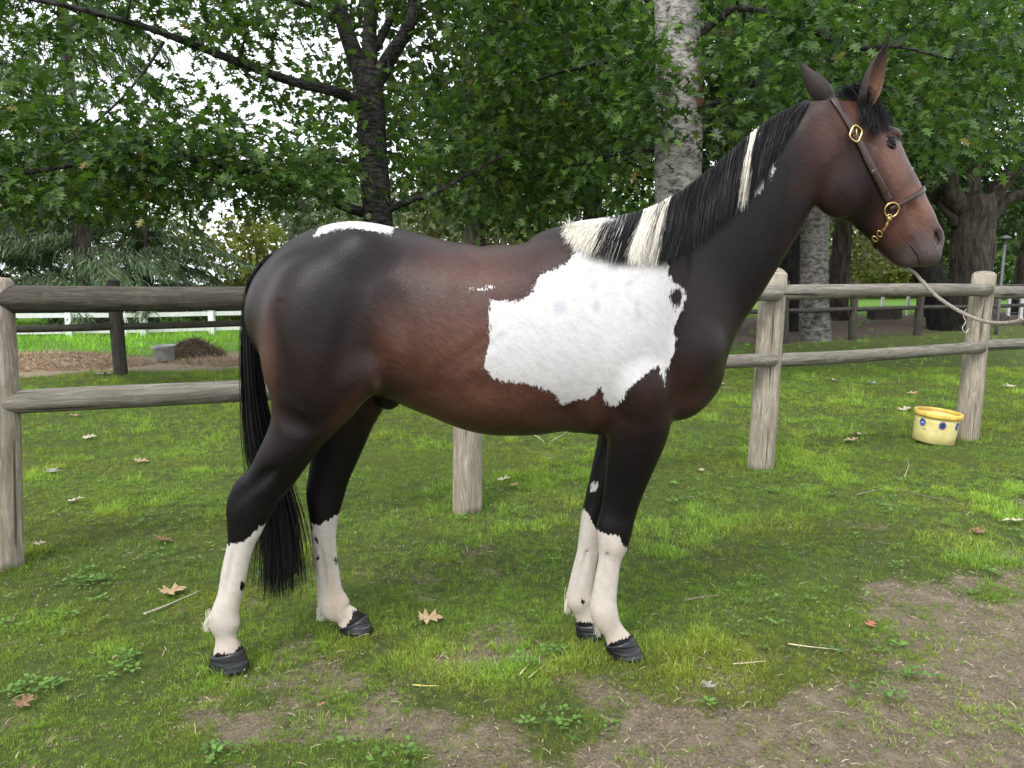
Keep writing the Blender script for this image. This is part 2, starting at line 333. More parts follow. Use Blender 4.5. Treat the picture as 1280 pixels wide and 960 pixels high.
of = np.array([[0, 6, 4], [6, 1, 4], [1, 7, 4], [7, 2, 4], [2, 8, 4], [8, 3, 4], [3, 9, 4], [9, 0, 4]])
s = (.0028*rng.gamma(2.2, .45, n))[:, None, None]; V = (oct_[None]*s*rng.uniform(.6, 1.3, (n, 10, 3))+np.stack([x, y, gz(x, y)], 1)[:, None]).reshape(-1, 3)
obj('soil_clods', make_mesh('soil_clods', V, [(of[None]+np.arange(n)[:, None, None]*10).reshape(-1, 3)], True, None, [plain('clod_earth', (.15, .12, .09), .9, 0, .2, 60, .5)]), None, 'tiny clods and pebbles lying on the bare soil', 'pebbles', None, 'stuff')

# ================================================================== fences
def wood_mat(name, dark, lite, green=.2):
    k = N(name); c = k.coord('Object', (1, 1, .10)); o = k.coord('Object'); g = k.noise(c, 38, 7, .75, 1.2); g2 = k.noise(c, 14, 4, .6); p = k.noise(o, 5, 4, .6)
    col = k.ramp(g, [(.30, tuple(x*.55 for x in dark)), (.48, dark), (.72, lite)]); col = k.mix(k.math('MULTIPLY', k.step(p, .52, .72), .45), col, tuple(x*.55 for x in dark))
    col = k.mix(k.math('MULTIPLY', k.step(k.noise(o, 9, 5, .7), .50, .68), green), col, (.105, .125, .065))
    crack = k.step(k.noise(k.coord('Object', (1, 1, .03)), 26, 3, .5), .37, .31); col = k.mix(k.math('MULTIPLY', crack, .8), col, tuple(x*.16 for x in dark))
    hgt = k.math('SUBTRACT', k.math('ADD', k.math('MULTIPLY', g, .6), k.math('MULTIPLY', g2, .6)), k.math('MULTIPLY', crack, 1.2))
    return k.fin(col, .88, k.bump(hgt, .9, .008), .2)
M_post = wood_mat('weathered_post', (.26, .225, .175), (.48, .44, .37), .14); M_rail = wood_mat('weathered_rail', (.15, .138, .115), (.30, .28, .24), .35); M_dark = wood_mat('dark_old_wood', (.050, .045, .038), (.11, .10, .085), .4); M_rail2 = wood_mat('shaded_weathered_rail', (.055, .049, .040), (.125, .112, .092), .35)  # M_rail2: shade under the tree painted into the rail colour
def pole(name, a, b, r0, r1, mat, parent, sides=20, lump=.035, seed=0, flat=False, n=14):
    a, b = np.asarray(a, float), np.asarray(b, float); L = np.linalg.norm(b-a); t = np.linspace(0, 1, n)
    pts = np.stack([.006*np.sin(t*5+seed), .006*np.sin(t*4+2*seed), t*L], 1); rad = r0+(r1-r0)*t
    e = .012; pts = np.vstack([[0, 0, 0], pts[0]+[0, 0, e], pts[1:-1], pts[-1]-[0, 0, e], [0, 0, L]]); rad = np.concatenate([[r0-e], [r0], rad[1:-1], [r1], [r1-e]])
    v, f = tube(pts, rad, sides, True, 1.0, lump, seed+5)
    o = obj(name, make_mesh(name, v, f, True, None, [mat]), parent); dirv = Vector((b-a)/L)
    o.rotation_mode = 'QUATERNION'; o.rotation_quaternion = dirv.to_track_quat('Z', 'Y'); o.location = Vector(a)-(parent.location if parent else Vector((0, 0, 0))); return o
def empty(name, loc, label=None, category=None, group=None):
    return obj(name, None, None, label, category, group, None, loc)
fA = empty('post_and_rail_fence', (-.27, 4.57, 0), 'weathered round post-and-rail fence running behind the horse with the yellow tub', 'fence')
fp = [np.array([-4.70, 2.58, 0]), np.array([-2.50, 3.64, 0]), np.array([-.27, 4.57, 0]), np.array([1.88, 5.68, 0]), np.array([4.08, 6.79, 0]), np.array([6.27, 7.86, 0])]
lean = [(0, 0), (.075, 0), (0, 0), (.045, .02), (.06, .02), (0, 0)]
for i, p_ in enumerate(fp):
    top = p_+np.array([lean[i][0], lean[i][1], 1.47 if i != 1 else 1.41]); r_ = (.10, .080, .088, .097, .098, .095)[i]
    pole('post', p_-[0, 0, .06], top, r_*1.03, r_*.95, M_post, fA, 24, .04, i)
perp = np.array([.44, -.90, 0])
for i in range(len(fp)-1):
    a, b = fp[i], fp[i+1]; u = (b-a)/np.linalg.norm(b-a)
    for zz, rr in ((1.315, .062), (.828, .058)):
        big_ = 1.03 if i < 2 else .90
        za, zb = zz+.01*math.sin(i*3+zz*9), zz+.01*math.sin(i*5+zz*4)
        aa = a+np.array([lean[i][0]*zz/1.47, 0, za])+perp*.015-u*.02; bb = b+np.array([lean[i+1][0]*zz/1.47, 0, zb])+perp*.065-u*.015
        pole('rail', aa, bb, rr*big_, rr*big_*.94, M_rail if not (i < 2 and zz > 1) else M_rail2, fA, 20, .045, i*2+int(zz*3), n=18)
fB = empty('back_fence', (0, 14.4, 0), 'dark wooden post-and-rail fence behind, past the first fence and tree', 'fence')
d0 = np.array([-5.84, 11.4, 0]); d1 = np.array([8.2, 18.5, 0]); du = (d1-d0)/np.linalg.norm(d1-d0)
bp = [d0-du*2.4]+[d0+(d1-d0)*t for t in np.linspace(0, 1, 8)]+[d1+du*2.37*i for i in (1, 2, 3)]
for i, p_ in enumerate(bp):
    zg = float(gz(p_[0], p_[1])); pole('post', p_+[0, 0, zg-.1], p_+[(.05 if i % 3 == 0 else -.02), 0, 1.42], .10, .09, M_dark, fB, 12, .04, i)
    if i: 
        for zz in (1.28, .74): pole('rail', bp[i-1]+[0, 0, zz], bp[i]+[0, 0, zz], .055, .052, M_dark, fB, 10, .03, i, n=6)
# white board fence in the field
M_white = plain('white_paint', (.72, .73, .72), .5, 0, .4, 8, .10, .001)
fW = empty('white_fence', (-12, 25, -.38), 'low white board fence with pointed posts across the far field', 'fence')
def to_parent(V, par): return np.asarray(V, float)-np.array(par.location)
wp = []
for i in range(-2, 10):
    Yw = 25+i*1.02; Xw = -11.96+i*1.82; wp.append(np.array([Xw, Yw, float(gz(Xw, Yw))]))
for i, p_ in enumerate(wp):
    v, f = merge([box(-.09, .09, -.09, .09, -.1, .80), (np.array([[-.11, -.11, .80], [.11, -.11, .80], [.11, .11, .80], [-.11, .11, .80], [-.11, -.11, .835], [.11, -.11, .835], [.11, .11, .835], [-.11, .11, .835], [0, 0, .93]]), [np.array([[0, 1, 5, 4], [1, 2, 6, 5], [2, 3, 7, 6], [3, 0, 4, 7]]), np.array([[4, 5, 8], [5, 6, 8], [6, 7, 8], [7, 4, 8]])])])
    obj('post', make_mesh('post', to_parent(v+p_, fW), f, False, None, [M_white]), fW)
    if i:
        for zz in (.70, .20):
            a, b = wp[i-1]+[0, 0, zz], p_+[0, 0, zz]; u = nrm(b-a); s = np.cross(u, [0, 0, 1.0])*.02; a, b = a+u*.09, b-u*.09; h_ = np.array([0, 0, .07])
            v = np.array([a-s-h_, a+s-h_, a+s+h_, a-s+h_, b-s-h_, b+s-h_, b+s+h_, b-s+h_]); obj('rail', make_mesh('rail', to_parent(v, fW), [np.array([[0, 1, 2, 3], [7, 6, 5, 4], [0, 4, 5, 1], [1, 5, 6, 2], [2, 6, 7, 3], [3, 7, 4, 0]])], False, None, [M_white]), fW)
v, f = merge([tube([[0, 0, 0], [0, 0, 1.15]], .016, 6), tube([[-.10, 0, .35], [0, 0, .8], [.10, 0, .35]], .012, 6)])
p_ = P(157, 410, 22.5); obj('step_in_post', make_mesh('step_in_post', v, f, False, None, [M_white]), None, 'thin white step-in fence stake in front of the white fence', 'stake', None, None, (p_[0], 22.5, float(gz(p_[0], 22.5))))
# wire fence far right
fR = empty('wire_fence', (17, 30, 0), 'wire fence on short white posts in the bright field at far right', 'fence')
for i, (px, Yp) in enumerate(((1034, 33), (1103, 32.5), (1135, 32), (1238, 30), (1261, 29), (1277, 28.2), (1300, 27), (1330, 26))):
    p_ = P(px, 380, Yp); v, f = box(-.05, .05, -.05, .05, 0, .95 if px < 1250 else 1.2); obj('post', make_mesh('post', to_parent(v+[p_[0], Yp, float(gz(p_[0], Yp))-.02], fR), f, False, None, [M_white]), fR)
M_wire = plain('galvanised_wire', (.45, .46, .46), .4, .8)
for zz in (.25, .5, .75, 1.0):
    pts = np.array([P(px, 380, Yp)*[1, 1, 0]+[0, 0, zz] for px, Yp in ((1222, 30.5), (1238, 30), (1261, 29), (1277, 28.2), (1300, 27), (1330, 26))]); v, f = tube(pts, .008, 5); obj('wire', make_mesh('wire', to_parent(v, fR), f, False, None, [M_wire]), fR)

# ================================================================== trees
LEAF = np.array([[0, 0], [.10, .05], [.05, .30], [.23, .13], [.33, .52], [.46, .13], [.54, .14], [.72, .40], [.73, .12], [.87, .13], [1.0, 0], [.87, -.13], [.73, -.12], [.72, -.40], [.54, -.14], [.46, -.13], [.33, -.52], [.23, -.13], [.05, -.30], [.10, -.05]])
def leaf_template(simple=False):
    o = LEAF[[0, 2, 3, 4, 5, 7, 8, 10, 12, 13, 15, 16, 17, 18]] if simple else LEAF
    w = .10*np.abs(o[:, 1])-.22*(o[:, 0]-.35)**2
    V = np.vstack([np.column_stack([o, w]), [.38, 0, -.03]]); n = len(o); i = np.arange(n)
    return V, np.stack([np.full(n, n), i, (i+1) % n], 1)
LT, LS = leaf_template(), leaf_template(True)
QT = (np.array([[0, 0, 0], [.5, .42, .06], [1, 0, -.1], [.5, -.42, .06]]), np.array([[0, 1, 2], [0, 2, 3]]))
def leaves(pos, d, nn, size, col, tpl):
    T, F = tpl; n = len(pos); d = nrm(d); nn = nn-d*(nn*d).sum(1, keepdims=True); nn = nrm(nn); s = np.cross(nn, d)
    V = pos[:, None]+size[:, None, None]*(T[None, :, 0:1]*d[:, None]+T[None, :, 1:2]*s[:, None]+T[None, :, 2:3]*nn[:, None])
    return V.reshape(-1, 3), [(F[None]+np.arange(n)[:, None, None]*len(T)).reshape(-1, F.shape[1])], np.repeat(col, len(T), 0)
M_leaf = foliage_mat('broad_leaves', .42, .42, .45); M_leaf_far = foliage_mat('distant_leaves', .35, .7, .15); M_needle = foliage_mat('needles', .15, .7, .15)
def bark_mat(name, dark, lite, zs=.35, scale=22, lo=.38, hi=.62, moss=.15):
    k = N(name); c = k.coord('Object', (1, 1, zs)); o = k.coord('Object'); a = k.noise(c, scale, 6, .7, .4); b = k.noise(o, 3.5, 4, .6); e = k.noise(o, 40, 4, .7)
    col = k.ramp(a, [(lo, dark), (.5*(lo+hi), tuple(.5*(x+y) for x, y in zip(dark, lite))), (hi, lite)]); col = k.mix(k.math('MULTIPLY', k.step(b, .5, .7), .6), col, dark)
    col = k.mix(k.math('MULTIPLY', k.step(k.noise(o, 6, 4), .55, .7), moss), col, (.07, .085, .03)); col = k.mix(k.math('MULTIPLY', k.step(e, .6, .75), .35), col, tuple(x*.4 for x in dark))
    return k.fin(col, .92, k.bump(k.math('ADD', a, k.math('MULTIPLY', e, .35)), 1.0, .03), .15)
M_bark1 = bark_mat('dark_lichened_bark', (.012, .011, .010), (.10, .096, .088), 3.2, 9, .42, .70); M_bark2 = bark_mat('pale_grey_bark', (.045, .040, .036), (.42, .40, .375), 2.2, 7, .36, .56, .08)
M_bark5 = bark_mat('mid_grey_bark', (.035, .032, .028), (.20, .19, .175), 2.0, 7, .36, .60, .15); M_bark3 = bark_mat('ridged_old_bark', (.022, .018, .015), (.12, .10, .082), .16, 10, .35, .65); M_bark4 = bark_mat('shade_blackened_bark', (.006, .006, .006), (.022, .020, .018), .3, 12)  # M_bark4: the shade on its trunks is put into the bark colour
class Tree:
    def __init__(s, seed): s.r = np.random.default_rng(seed); s.nodes = []; s.rad = []; s.tubes = []
    def limb(s, pts, r0, r1, sides=10, sub=6, lump=.05, flare=0):
        pts = catmull(pts, sub); t = np.linspace(0, 1, len(pts)); rad = r0+(r1-r0)*t**.8
        if flare: rad = rad*(1+flare*np.exp(-t*len(pts)/2.2))
        s.tubes.append(tube(pts, rad, sides, True, 1.0, lump, int(s.r.integers(1e6)))); s.nodes += list(pts[1:]); s.rad += list(rad[1:])
    def twigs(s, targets, per, spread, size, col0, col1, lw=(.0, 1.0), droop=.25, tpl=None, thick=.022):
        P0, D0 = [], []; nodes, rad = np.array(s.nodes), np.array(s.rad); order = np.argsort(np.min(np.linalg.norm(targets[:, None]-nodes[None], axis=2), axis=1))
        for q_ in order:
            tg = targets[q_]; dd = np.linalg.norm(nodes-tg, axis=1)+np.where(nodes[:, 2] > tg[2]+.8, .6, 0); i = int(np.argmin(dd)); a = nodes[i]; L = np.linalg.norm(tg-a)
            mid_ = (a+tg)/2+np.array([0, 0, .14*L])+s.r.normal(0, .07*L, 3); t = np.linspace(0, 1, 6)[:, None]; path = (1-t)**2*a+2*t*(1-t)*mid_+t*t*tg
            r0 = min(rad[i]*.65, thick+.012*L); rr = r0+(.004-r0)*t[:, 0]; s.tubes.append(tube(path, rr, 5, False))
            nodes = np.vstack([nodes, path[2:]]); rad = np.concatenate([rad, rr[2:]])
            m = int(per*s.r.uniform(.6, 1.4)); tt = s.r.uniform(.35, 1.08, m)[:, None]; pp = (1-tt)**2*a+2*tt*(1-tt)*mid_+tt*tt*tg
            off = s.r.normal(0, spread, (m, 3))*[1, 1, .55]; P0.append(pp+off); D0.append(nrm((tg-a)/max(L, .1)*.6+nrm(off)*.8+s.r.normal(0, .45, (m, 3))-[0, 0, droop]))
        pos, d = np.concatenate(P0), np.concatenate(D0); n = len(pos); nn = nrm(s.r.normal(0, .42, (n, 3))+[0, 0, 1]); sz = size*s.r.uniform(.6, 1.25, n)
        t = s.r.uniform(*lw, (n, 1)); col = np.array(col0)*(1-t)+np.array(col1)*t; yl = s.r.uniform(size=(n, 1)) < .010; col = np.where(yl, np.array([.20, .17, .03]), col)
        s.leaf = (pos, d, nn, sz, col); return s.leaf
    def build(s, name, base, bark, leafmat, label, tpl, nparts=0, group=None, extra=None, crown=True, limb_bark=None):
        base = np.asarray(base, float); root = empty(name, base, label, 'tree', group)
        v, f = merge(s.tubes[:1] if limb_bark else s.tubes); obj('trunk', make_mesh('trunk', v-base, f, True, None, [bark]), root)
        if limb_bark: v, f = merge(s.tubes[1:]); obj('branches', make_mesh('branches', v-base, f, True, None, [limb_bark]), root, kind='stuff')
        if not crown: return root
        pos, d, nn, sz, col = s.leaf
        if nparts:
            pix = PIX(pos); vis = (pix[:, 0] > 0) & (pix[:, 0] < 1280) & (pix[:, 1] > 0) & (pix[:, 1] < 300); score = np.where(vis, sz/pos[:, 1], 0); top = np.argsort(-score)[:nparts]; rest = np.setdiff1d(np.arange(len(pos)), top)
            shared = [make_mesh('leaf', tpl[0]*[1, 1, c_], [tpl[1]], False, dict(col=np.tile(cl_, (len(tpl[0]), 1))), [leafmat]) for c_, cl_ in ((1, (.030, .068, .015)), (1.6, (.046, .10, .019)), (.6, (.020, .048, .014)), (1.2, (.065, .13, .022)))]
            for j, i in enumerate(top):
                dd = d[i]/np.linalg.norm(d[i]); n_ = nn[i]-dd*np.dot(nn[i], dd); n_ /= np.linalg.norm(n_); sv = np.cross(n_, dd)
                o = obj('leaf', shared[j % 4], root); o.matrix_local = Matrix.Translation(pos[i]-base) @ Matrix(np.column_stack([dd, sv, n_]).tolist()).to_4x4() @ Matrix.Scale(float(sz[i]), 4)
            pos, d, nn, sz, col = pos[rest], d[rest], nn[rest], sz[rest], col[rest]
        v, f, c_ = leaves(pos, d, nn, sz, col, tpl); o = obj('crown', make_mesh('crown', v-base, f, False, dict(col=c_), [leafmat]), root)
        if nparts: o['kind'] = 'stuff'
        return root
GAPS = [(338, 152, 30, 26), (545, 66, 26, 38), (398, 50, 18, 14), (290, 288, 55, 18), (262, 108, 14, 18), (464, 170, 20, 95), (455, 40, 30, 45)]
def region_targets(r, n, x0, x1, y0, y1, Y0, Y1, gaps=True, edge=None):
    out = []
    while len(out) < n:
        px, py, Yv = r.uniform(x0, x1), r.uniform(y0, y1), r.uniform(Y0, Y1)
        if gaps and any(((px-g[0])/(g[2]*1.25))**2+((py-g[1])/(g[3]*1.25))**2 < 1 for g in GAPS): continue
        if edge is not None and py > edge(px): continue
        out.append(P(px, py, Yv))
    return np.array(out)
# -- the forked tree behind the rump
TY = 11.0
T = Tree(101); L_ = lambda *q: [P(a, b, c) for a, b, c in q]
T.limb(L_((476, 470, TY), (474, 380, TY), (473, 290, TY), (467, 200, TY), (462, 120, TY), (461, 88, TY)), .235, .185, 20, 8, .035, .25)
T.limb(L_((458, 105, TY), (440, 60, TY), (425, 15, TY-.1), (405, -60, TY-.3), (380, -160, TY-.5)), .15, .06, 12)
T.limb(L_((462, 105, TY), (462, 50, TY+.2), (462, 0, TY+.3), (452, -90, TY+.4), (450, -200, TY+.5)), .13, .05, 12)
T.limb(L_((465, 112, TY), (485, 75, TY-.1), (510, 35, TY-.3), (522, -10, TY-.4), (545, -100, TY-.6)), .13, .05, 12)
T.limb(L_((470, 60, TY+.2), (492, 15, TY+.5), (515, -40, TY+.8)), .07, .03, 8)
T.limb(L_((455, 130, TY), (420, 115, TY-.4), (370, 103, TY-.8), (310, 82, TY-1.2), (240, 55, TY-1.6), (170, 30, TY-2), (95, 10, TY-2.3), (20, -5, TY-2.6)), .085, .02, 9)
T.limb(L_((458, 222, TY), (440, 205, TY+.3), (415, 200, TY+.6), (360, 205, TY+1)), .06, .02, 8)
T.limb(L_((452, 265, TY), (430, 258, TY-.4), (380, 235, TY-.9), (300, 212, TY-1.3), (210, 195, TY-1.6), (130, 200, TY-1.9), (40, 215, TY-2.1), (-60, 225, TY-2.3)), .075, .018, 9)
T.limb(L_((485, 262, TY), (515, 250, TY-.2), (545, 240, TY-.4), (590, 215, TY-.5), (640, 190, TY-.6)), .06, .018, 8)
T.limb(L_((430, 30, TY), (380, 5, TY-.3), (300, -15, TY-.8), (190, -10, TY-1.2), (70, -12, TY-1.8), (-40, -20, TY-2.2)), .06, .02, 8)
T.limb(L_((205, 52, TY-1.8), (180, 90, TY-1.9), (150, 125, TY-2.0), (110, 160, TY-2.1), (50, 200, TY-2.2)), .02, .008, 6)
e1 = lambda x: np.interp(x, [-60, 0, 120, 230, 260, 330, 400, 440, 520, 640], [285, 268, 258, 275, 240, 268, 262, 250, 262, 275])
tg = np.vstack([region_targets(T.r, 230, -70, 440, 160, 272, 8.4, 12.0, True, e1), region_targets(T.r, 190, -70, 440, -50, 165, 8.6, 13.0), region_targets(T.r, 130, 480, 660, -40, 268, 10.2, 14, True, e1), region_targets(T.r, 110, -80, 620, -300, -40, 8.0, 13.5)])
T.twigs(tg, 27, .23, .140, (.019, .045, .012), (.105, .190, .028), droop=.35)
T.build('forked_oak', P(476, 470, TY)*[1, 1, 0], M_bark1, M_leaf, 'dark forked tree behind the horse\'s rump with lobed leaves overhanging the left', LS, 220)
# -- the pale-barked tree behind the neck
TY = 10.6
T = Tree(202)
T.limb(L_((848, 520, TY), (848, 400, TY), (849, 300, TY), (848, 240, TY), (848, 170, TY), (848, 110, TY), (847, 40, TY), (845, -30, TY), (846, -130, TY), (850, -260, TY)), .345, .275, 28, 8, .022, .15)
T.limb(L_((842, 20, TY), (800, -10, TY+.3), (740, -40, TY+.6), (680, -60, TY+.8)), .09, .03, 9); T.limb(L_((838, 185, TY), (800, 188, TY+.5), (760, 195, TY+1), (690, 215, TY+1.5), (620, 232, TY+2)), .05, .015, 7)
T.limb(L_((858, 60, TY), (900, 22, TY-.2), (930, 10, TY-.4), (1000, 30, TY-.8), (1060, 60, TY-1.1), (1120, 58, TY-1.4), (1190, 75, TY-1.6)), .06, .012, 8); T.limb(L_((862, 0, TY), (920, -40, TY-.3), (1000, -60, TY-.7), (1120, -50, TY-1.2)), .08, .02, 8)
T.limb(L_((862, 150, TY), (910, 120, TY+.4), (960, 105, TY+.8), (1030, 110, TY+1.2), (1110, 130, TY+1.5)), .05, .015, 7); T.limb(L_((840, 90, TY), (780, 75, TY+.2), (700, 90, TY+.6), (620, 120, TY+1)), .05, .015, 7)
e2 = lambda x: np.interp(x, [540, 600, 700, 760, 830, 880, 960, 1060, 1150, 1300], [282, 285, 290, 270, 245, 215, 190, 150, 190, 205])
tg = np.vstack([region_targets(T.r, 270, 560, 830, -40, 285, 10.8, 15.5, True, e2), region_targets(T.r, 230, 870, 1310, -40, 215, 8.8, 14, True, e2), region_targets(T.r, 16, 780, 830, 20, 180, 9.3, 10.2), region_targets(T.r, 70, 560, 1310, -260, -40, 8.8, 14)])
T.twigs(tg, 27, .24, .152, (.021, .053, .015), (.118, .215, .036), droop=.4)
rt_ = T.build('grey_barked_maple', P(848, 520, TY)*[1, 1, 0], M_bark2, M_leaf, 'tall pale grey barked tree rising behind the horse\'s neck', LS, 260, limb_bark=M_bark1)
a, b = np.meshgrid(np.linspace(0, np.pi, 12), np.linspace(0, 2*np.pi, 18, endpoint=False), indexing='ij'); bv = np.stack([.085*np.sin(a)*np.cos(b), .09*np.sin(a)*np.sin(b), .20*np.cos(a)], -1).reshape(-1, 3)*(1+.12*rng.normal(size=(12*18, 1)))
i_, j_ = np.meshgrid(np.arange(11), np.arange(18), indexing='ij'); bf_ = np.stack([i_*18+j_, (i_+1)*18+j_, (i_+1)*18+(j_+1) % 18, i_*18+(j_+1) % 18], -1).reshape(-1, 4)
obj('burr', make_mesh('burr', bv+P(872, 125, TY-.16)-np.array(rt_.location), [bf_], True, None, [plain('burr_bark', (.11, .06, .04), .9, 0, .2, 25, .7, .02)]), rt_, 'rough reddish burr on the pale trunk')
# -- trunks under the canopy on the right
def right_tree(seed, name, path, r0, r1, bark, label, tgs, per, size, c0, c1, flare=.2, limbs=(), lump=.05, spread=.35):
    t = Tree(seed); t.limb(path, r0, r1, 20, 6, lump, flare)
    for l in limbs: t.limb(*l)
    t.twigs(tgs(t.r), per, spread, size, c0, c1, droop=.4, thick=.04); b = np.array(path[0]); b[2] = float(gz(b[0], b[1])); return t.build(name, b, bark, M_leaf, label, LS)
right_tree(303, 'grey_trunk_tree', L_((1018, 432, 18.4), (1018, 380, 18.4), (1018, 300, 18.4), (1019, 200, 18.4), (1019, 80, 18.4), (1020, -60, 18.4)), .36, .28, M_bark5, 'straight grey trunk standing between the two fences under the horse\'s throat',
    lambda r: region_targets(r, 110, 900, 1180, -60, 262, 16, 21, False, lambda x: np.interp(x, [900, 960, 1040, 1180], [225, 255, 330, 330])), 14, .22, (.014, .034, .010), (.065, .12, .022))
right_tree(404, 'shadowed_tree', L_((984, 430, 22), (983, 360, 22), (981, 290, 22), (978, 200, 22), (975, 60, 22)), .50, .34, M_bark4, 'black shadowed trunk just left of the straight grey trunk',
    lambda r: region_targets(r, 60, 880, 1080, -20, 290, 21, 25, False), 14, .26, (.012, .03, .009), (.05, .10, .02))
right_tree(505, 'leaning_tree', L_((1184, 418, 21), (1176, 385, 21), (1163, 350, 21), (1143, 305, 21), (1105, 240, 21), (1060, 150, 21.2), (1010, 30, 21.5)), .42, .30, M_bark4, 'black leaning trunk rising from right to left behind the horse\'s muzzle',
    lambda r: region_targets(r, 60, 1000, 1240, -20, 220, 19, 23, False), 14, .24, (.012, .03, .009), (.05, .10, .02), .35)
OY = 24.0
right_tree(606, 'old_oak', L_((1216, 402, OY), (1214, 385, OY), (1214, 340, OY), (1216, 300, OY), (1217, 270, OY), (1217, 245, OY)), .66, .58, M_bark3, 'massive old oak with ridged bark and spreading limbs at the right edge',
    lambda r: np.vstack([region_targets(r, 150, 1120, 1330, -30, 250, 19, 26, False, lambda x: np.interp(x, [1120, 1180, 1240, 1330], [300, 215, 215, 250])), region_targets(r, 40, 1225, 1330, 250, 300, 24, 30, False), region_targets(r, 25, 1140, 1185, 240, 320, 25, 29, False)]), 15, .26, (.014, .036, .010), (.06, .12, .022), .55,
    [(L_((1200, 262, OY), (1188, 235, OY-.3), (1185, 190, OY-.6), (1175, 120, OY-1), (1150, 30, OY-1.6)), .34, .10, 12, 6, .1), (L_((1214, 255, OY), (1216, 215, OY), (1228, 160, OY+.4), (1240, 60, OY+.8)), .36, .1, 12, 6, .1),
     (L_((1232, 262, OY), (1250, 232, OY-.3), (1275, 205, OY-.6), (1310, 165, OY-1.2), (1350, 120, OY-1.8)), .32, .12, 12, 6, .1), (L_((1236, 272, OY), (1262, 248, OY), (1300, 238, OY), (1350, 225, OY)), .22, .08, 10, 6, .1), (L_((1197, 280, OY), (1182, 262, OY), (1160, 240, OY+.5), (1130, 215, OY+1)), .2, .05, 10, 6, .1)], .10, .45)
# -- drooping conifers on the left
def conifer(seed, name, px, Yc, H, r0, reach, label, nb, z0, c0, c1, hang=.8, top_taper=.55, group=None):
    r = np.random.default_rng(seed); base = P(px, 400, Yc); base[2] = float(gz(base[0], Yc)); t = Tree(seed); t.limb([base+[0, 0, -.1], base+[.05, 0, H*.3], base+[-.05, 0, H*.7], base+[0, 0, H]], r0, r0*.2, 14, 8, .03, .2)
    pos, d, sz = [], [], []
    for i in range(nb):
        z = z0+(H-z0)*(i/nb)**1.1; a = r.uniform(0, 6.28); R = reach*(1-top_taper*(z/H))*r.uniform(.6, 1.15); dr = np.array([math.cos(a), math.sin(a), 0]); b0 = base+[0, 0, z]; tt = np.linspace(0, 1, 7)[:, None]
        path = b0+dr*R*tt+np.array([0, 0, 1.0])*(R*(.10*tt-.38*tt**2)); t.tubes.append(tube(path, np.linspace(.05, .012, 7), 5, False))
        m = int(26*R); u = r.uniform(.12, 1, m)[:, None]; side = np.array([-dr[1], dr[0], 0]); lat = r.normal(0, .22+.10*R, (m, 1))*(1.1-u); p_ = b0+dr*R*u+side*lat+np.array([0, 0, 1.0])*(R*(.10*u-.38*u**2))
        for q_ in range(4): pos.append(p_+r.normal(0, .07, (m, 3))); d.append(nrm(dr*r.uniform(.2, .9, (m, 1))+side*np.sign(lat)*r.uniform(.2, .8, (m, 1))+[0, 0, -1]*r.uniform(.3, 1.4*hang, (m, 1)))); sz.append(r.uniform(.16, .48, m))
    pos, d, sz = np.concatenate(pos), np.concatenate(d), np.concatenate(sz); n = len(pos); tpl = (np.array([[0, -.035, 0], [0, .035, 0], [.5, .06, .02], [.5, -.06, .02], [1, 0, -.06]]), np.array([[0, 3, 2], [0, 2, 1], [3, 4, 2]]))
    u = r.uniform(size=(n, 1)); t.leaf = (pos, d, nrm(r.normal(size=(n, 3))+[0, 0, .6]), sz, np.array(c0)*(1-u)+np.array(c1)*u); return t.build(name, base, M_bark3, M_needle, label, tpl, 0, group)
conifer(707, 'cedar', 108, 28, 17, .38, 5.2, 'tall drooping conifer with a bare grey trunk at the left', 62, 1.0, (.055, .088, .048), (.15, .205, .105), 1.1, .35)
conifer(708, 'cedar', 190, 32, 4.6, .25, 5.0, 'low spreading conifer with sweeping boughs right of the tall one', 46, .4, (.05, .085, .042), (.14, .20, .095), .8, .3)
conifer(709, 'cedar', -40, 30, 11, .35, 5.5, 'dark conifer cut off by the left edge above the fence', 80, .5, (.012, .026, .014), (.045, .072, .036), .8, .4)
# -- far trees and bushes
def far_tree(seed, name, px, Yf, H, R, label, c0, c1, n=3200, zc=.58, size=.42, group=None):
    r = np.random.default_rng(seed); base = P(px, 380, Yf); base[2] = float(gz(base[0], Yf)); t = Tree(seed); t.limb([base, base+[.1, 0, H*.3], base+[-.1, .1, H*.6]], max(.05, .028*H), .014*H, 8, 4, .05, .2)
    nb = 26; cen = []
    while len(cen) < nb:
        q_ = r.uniform(-1, 1, 3)
        if np.linalg.norm(q_) < 1: cen.append(base+[0, 0, H*zc]+q_*[R, R, H*(1-zc)*.98])
    cen = np.array(cen)
    for c in cen: t.tubes.append(tube([base+[0, 0, H*.35], (base+[0, 0, H*.5]+c)/2, c], [.012*H*.5, .02, .01], 5, False))
    which = r.integers(nb, size=n); rad = R*.42*r.uniform(.7, 1.2, nb); dv = nrm(r.normal(size=(n, 3))); pos = cen[which]+dv*(rad[which]*r.uniform(.35, 1.05, n))[:, None]*[1, 1, .8]; pos[:, 2] = np.maximum(pos[:, 2], base[2]+.05)
    u = r.uniform(size=(n, 1)); tone = r.uniform(.75, 1.25, (nb, 1))[which]; col = (np.array(c0)*(1-u)+np.array(c1)*u)*tone
    t.leaf = (pos, nrm(dv+r.normal(0, .7, (n, 3))), nrm(r.normal(size=(n, 3))+[0, 0, .8]), size*r.uniform(.5, 1.2, n), col); return t.build(name, base, M_bark3, M_leaf_far, label, QT, 0, group)
GRN, GRN2, OLV, YEL, SIL = ((.04, .085, .022), (.12, .19, .05)), ((.03, .065, .02), (.09, .15, .045)), ((.07, .085, .035), (.18, .19, .075)), ((.10, .12, .028), (.26, .27, .06)), ((.075, .10, .06), (.20, .235, .15))
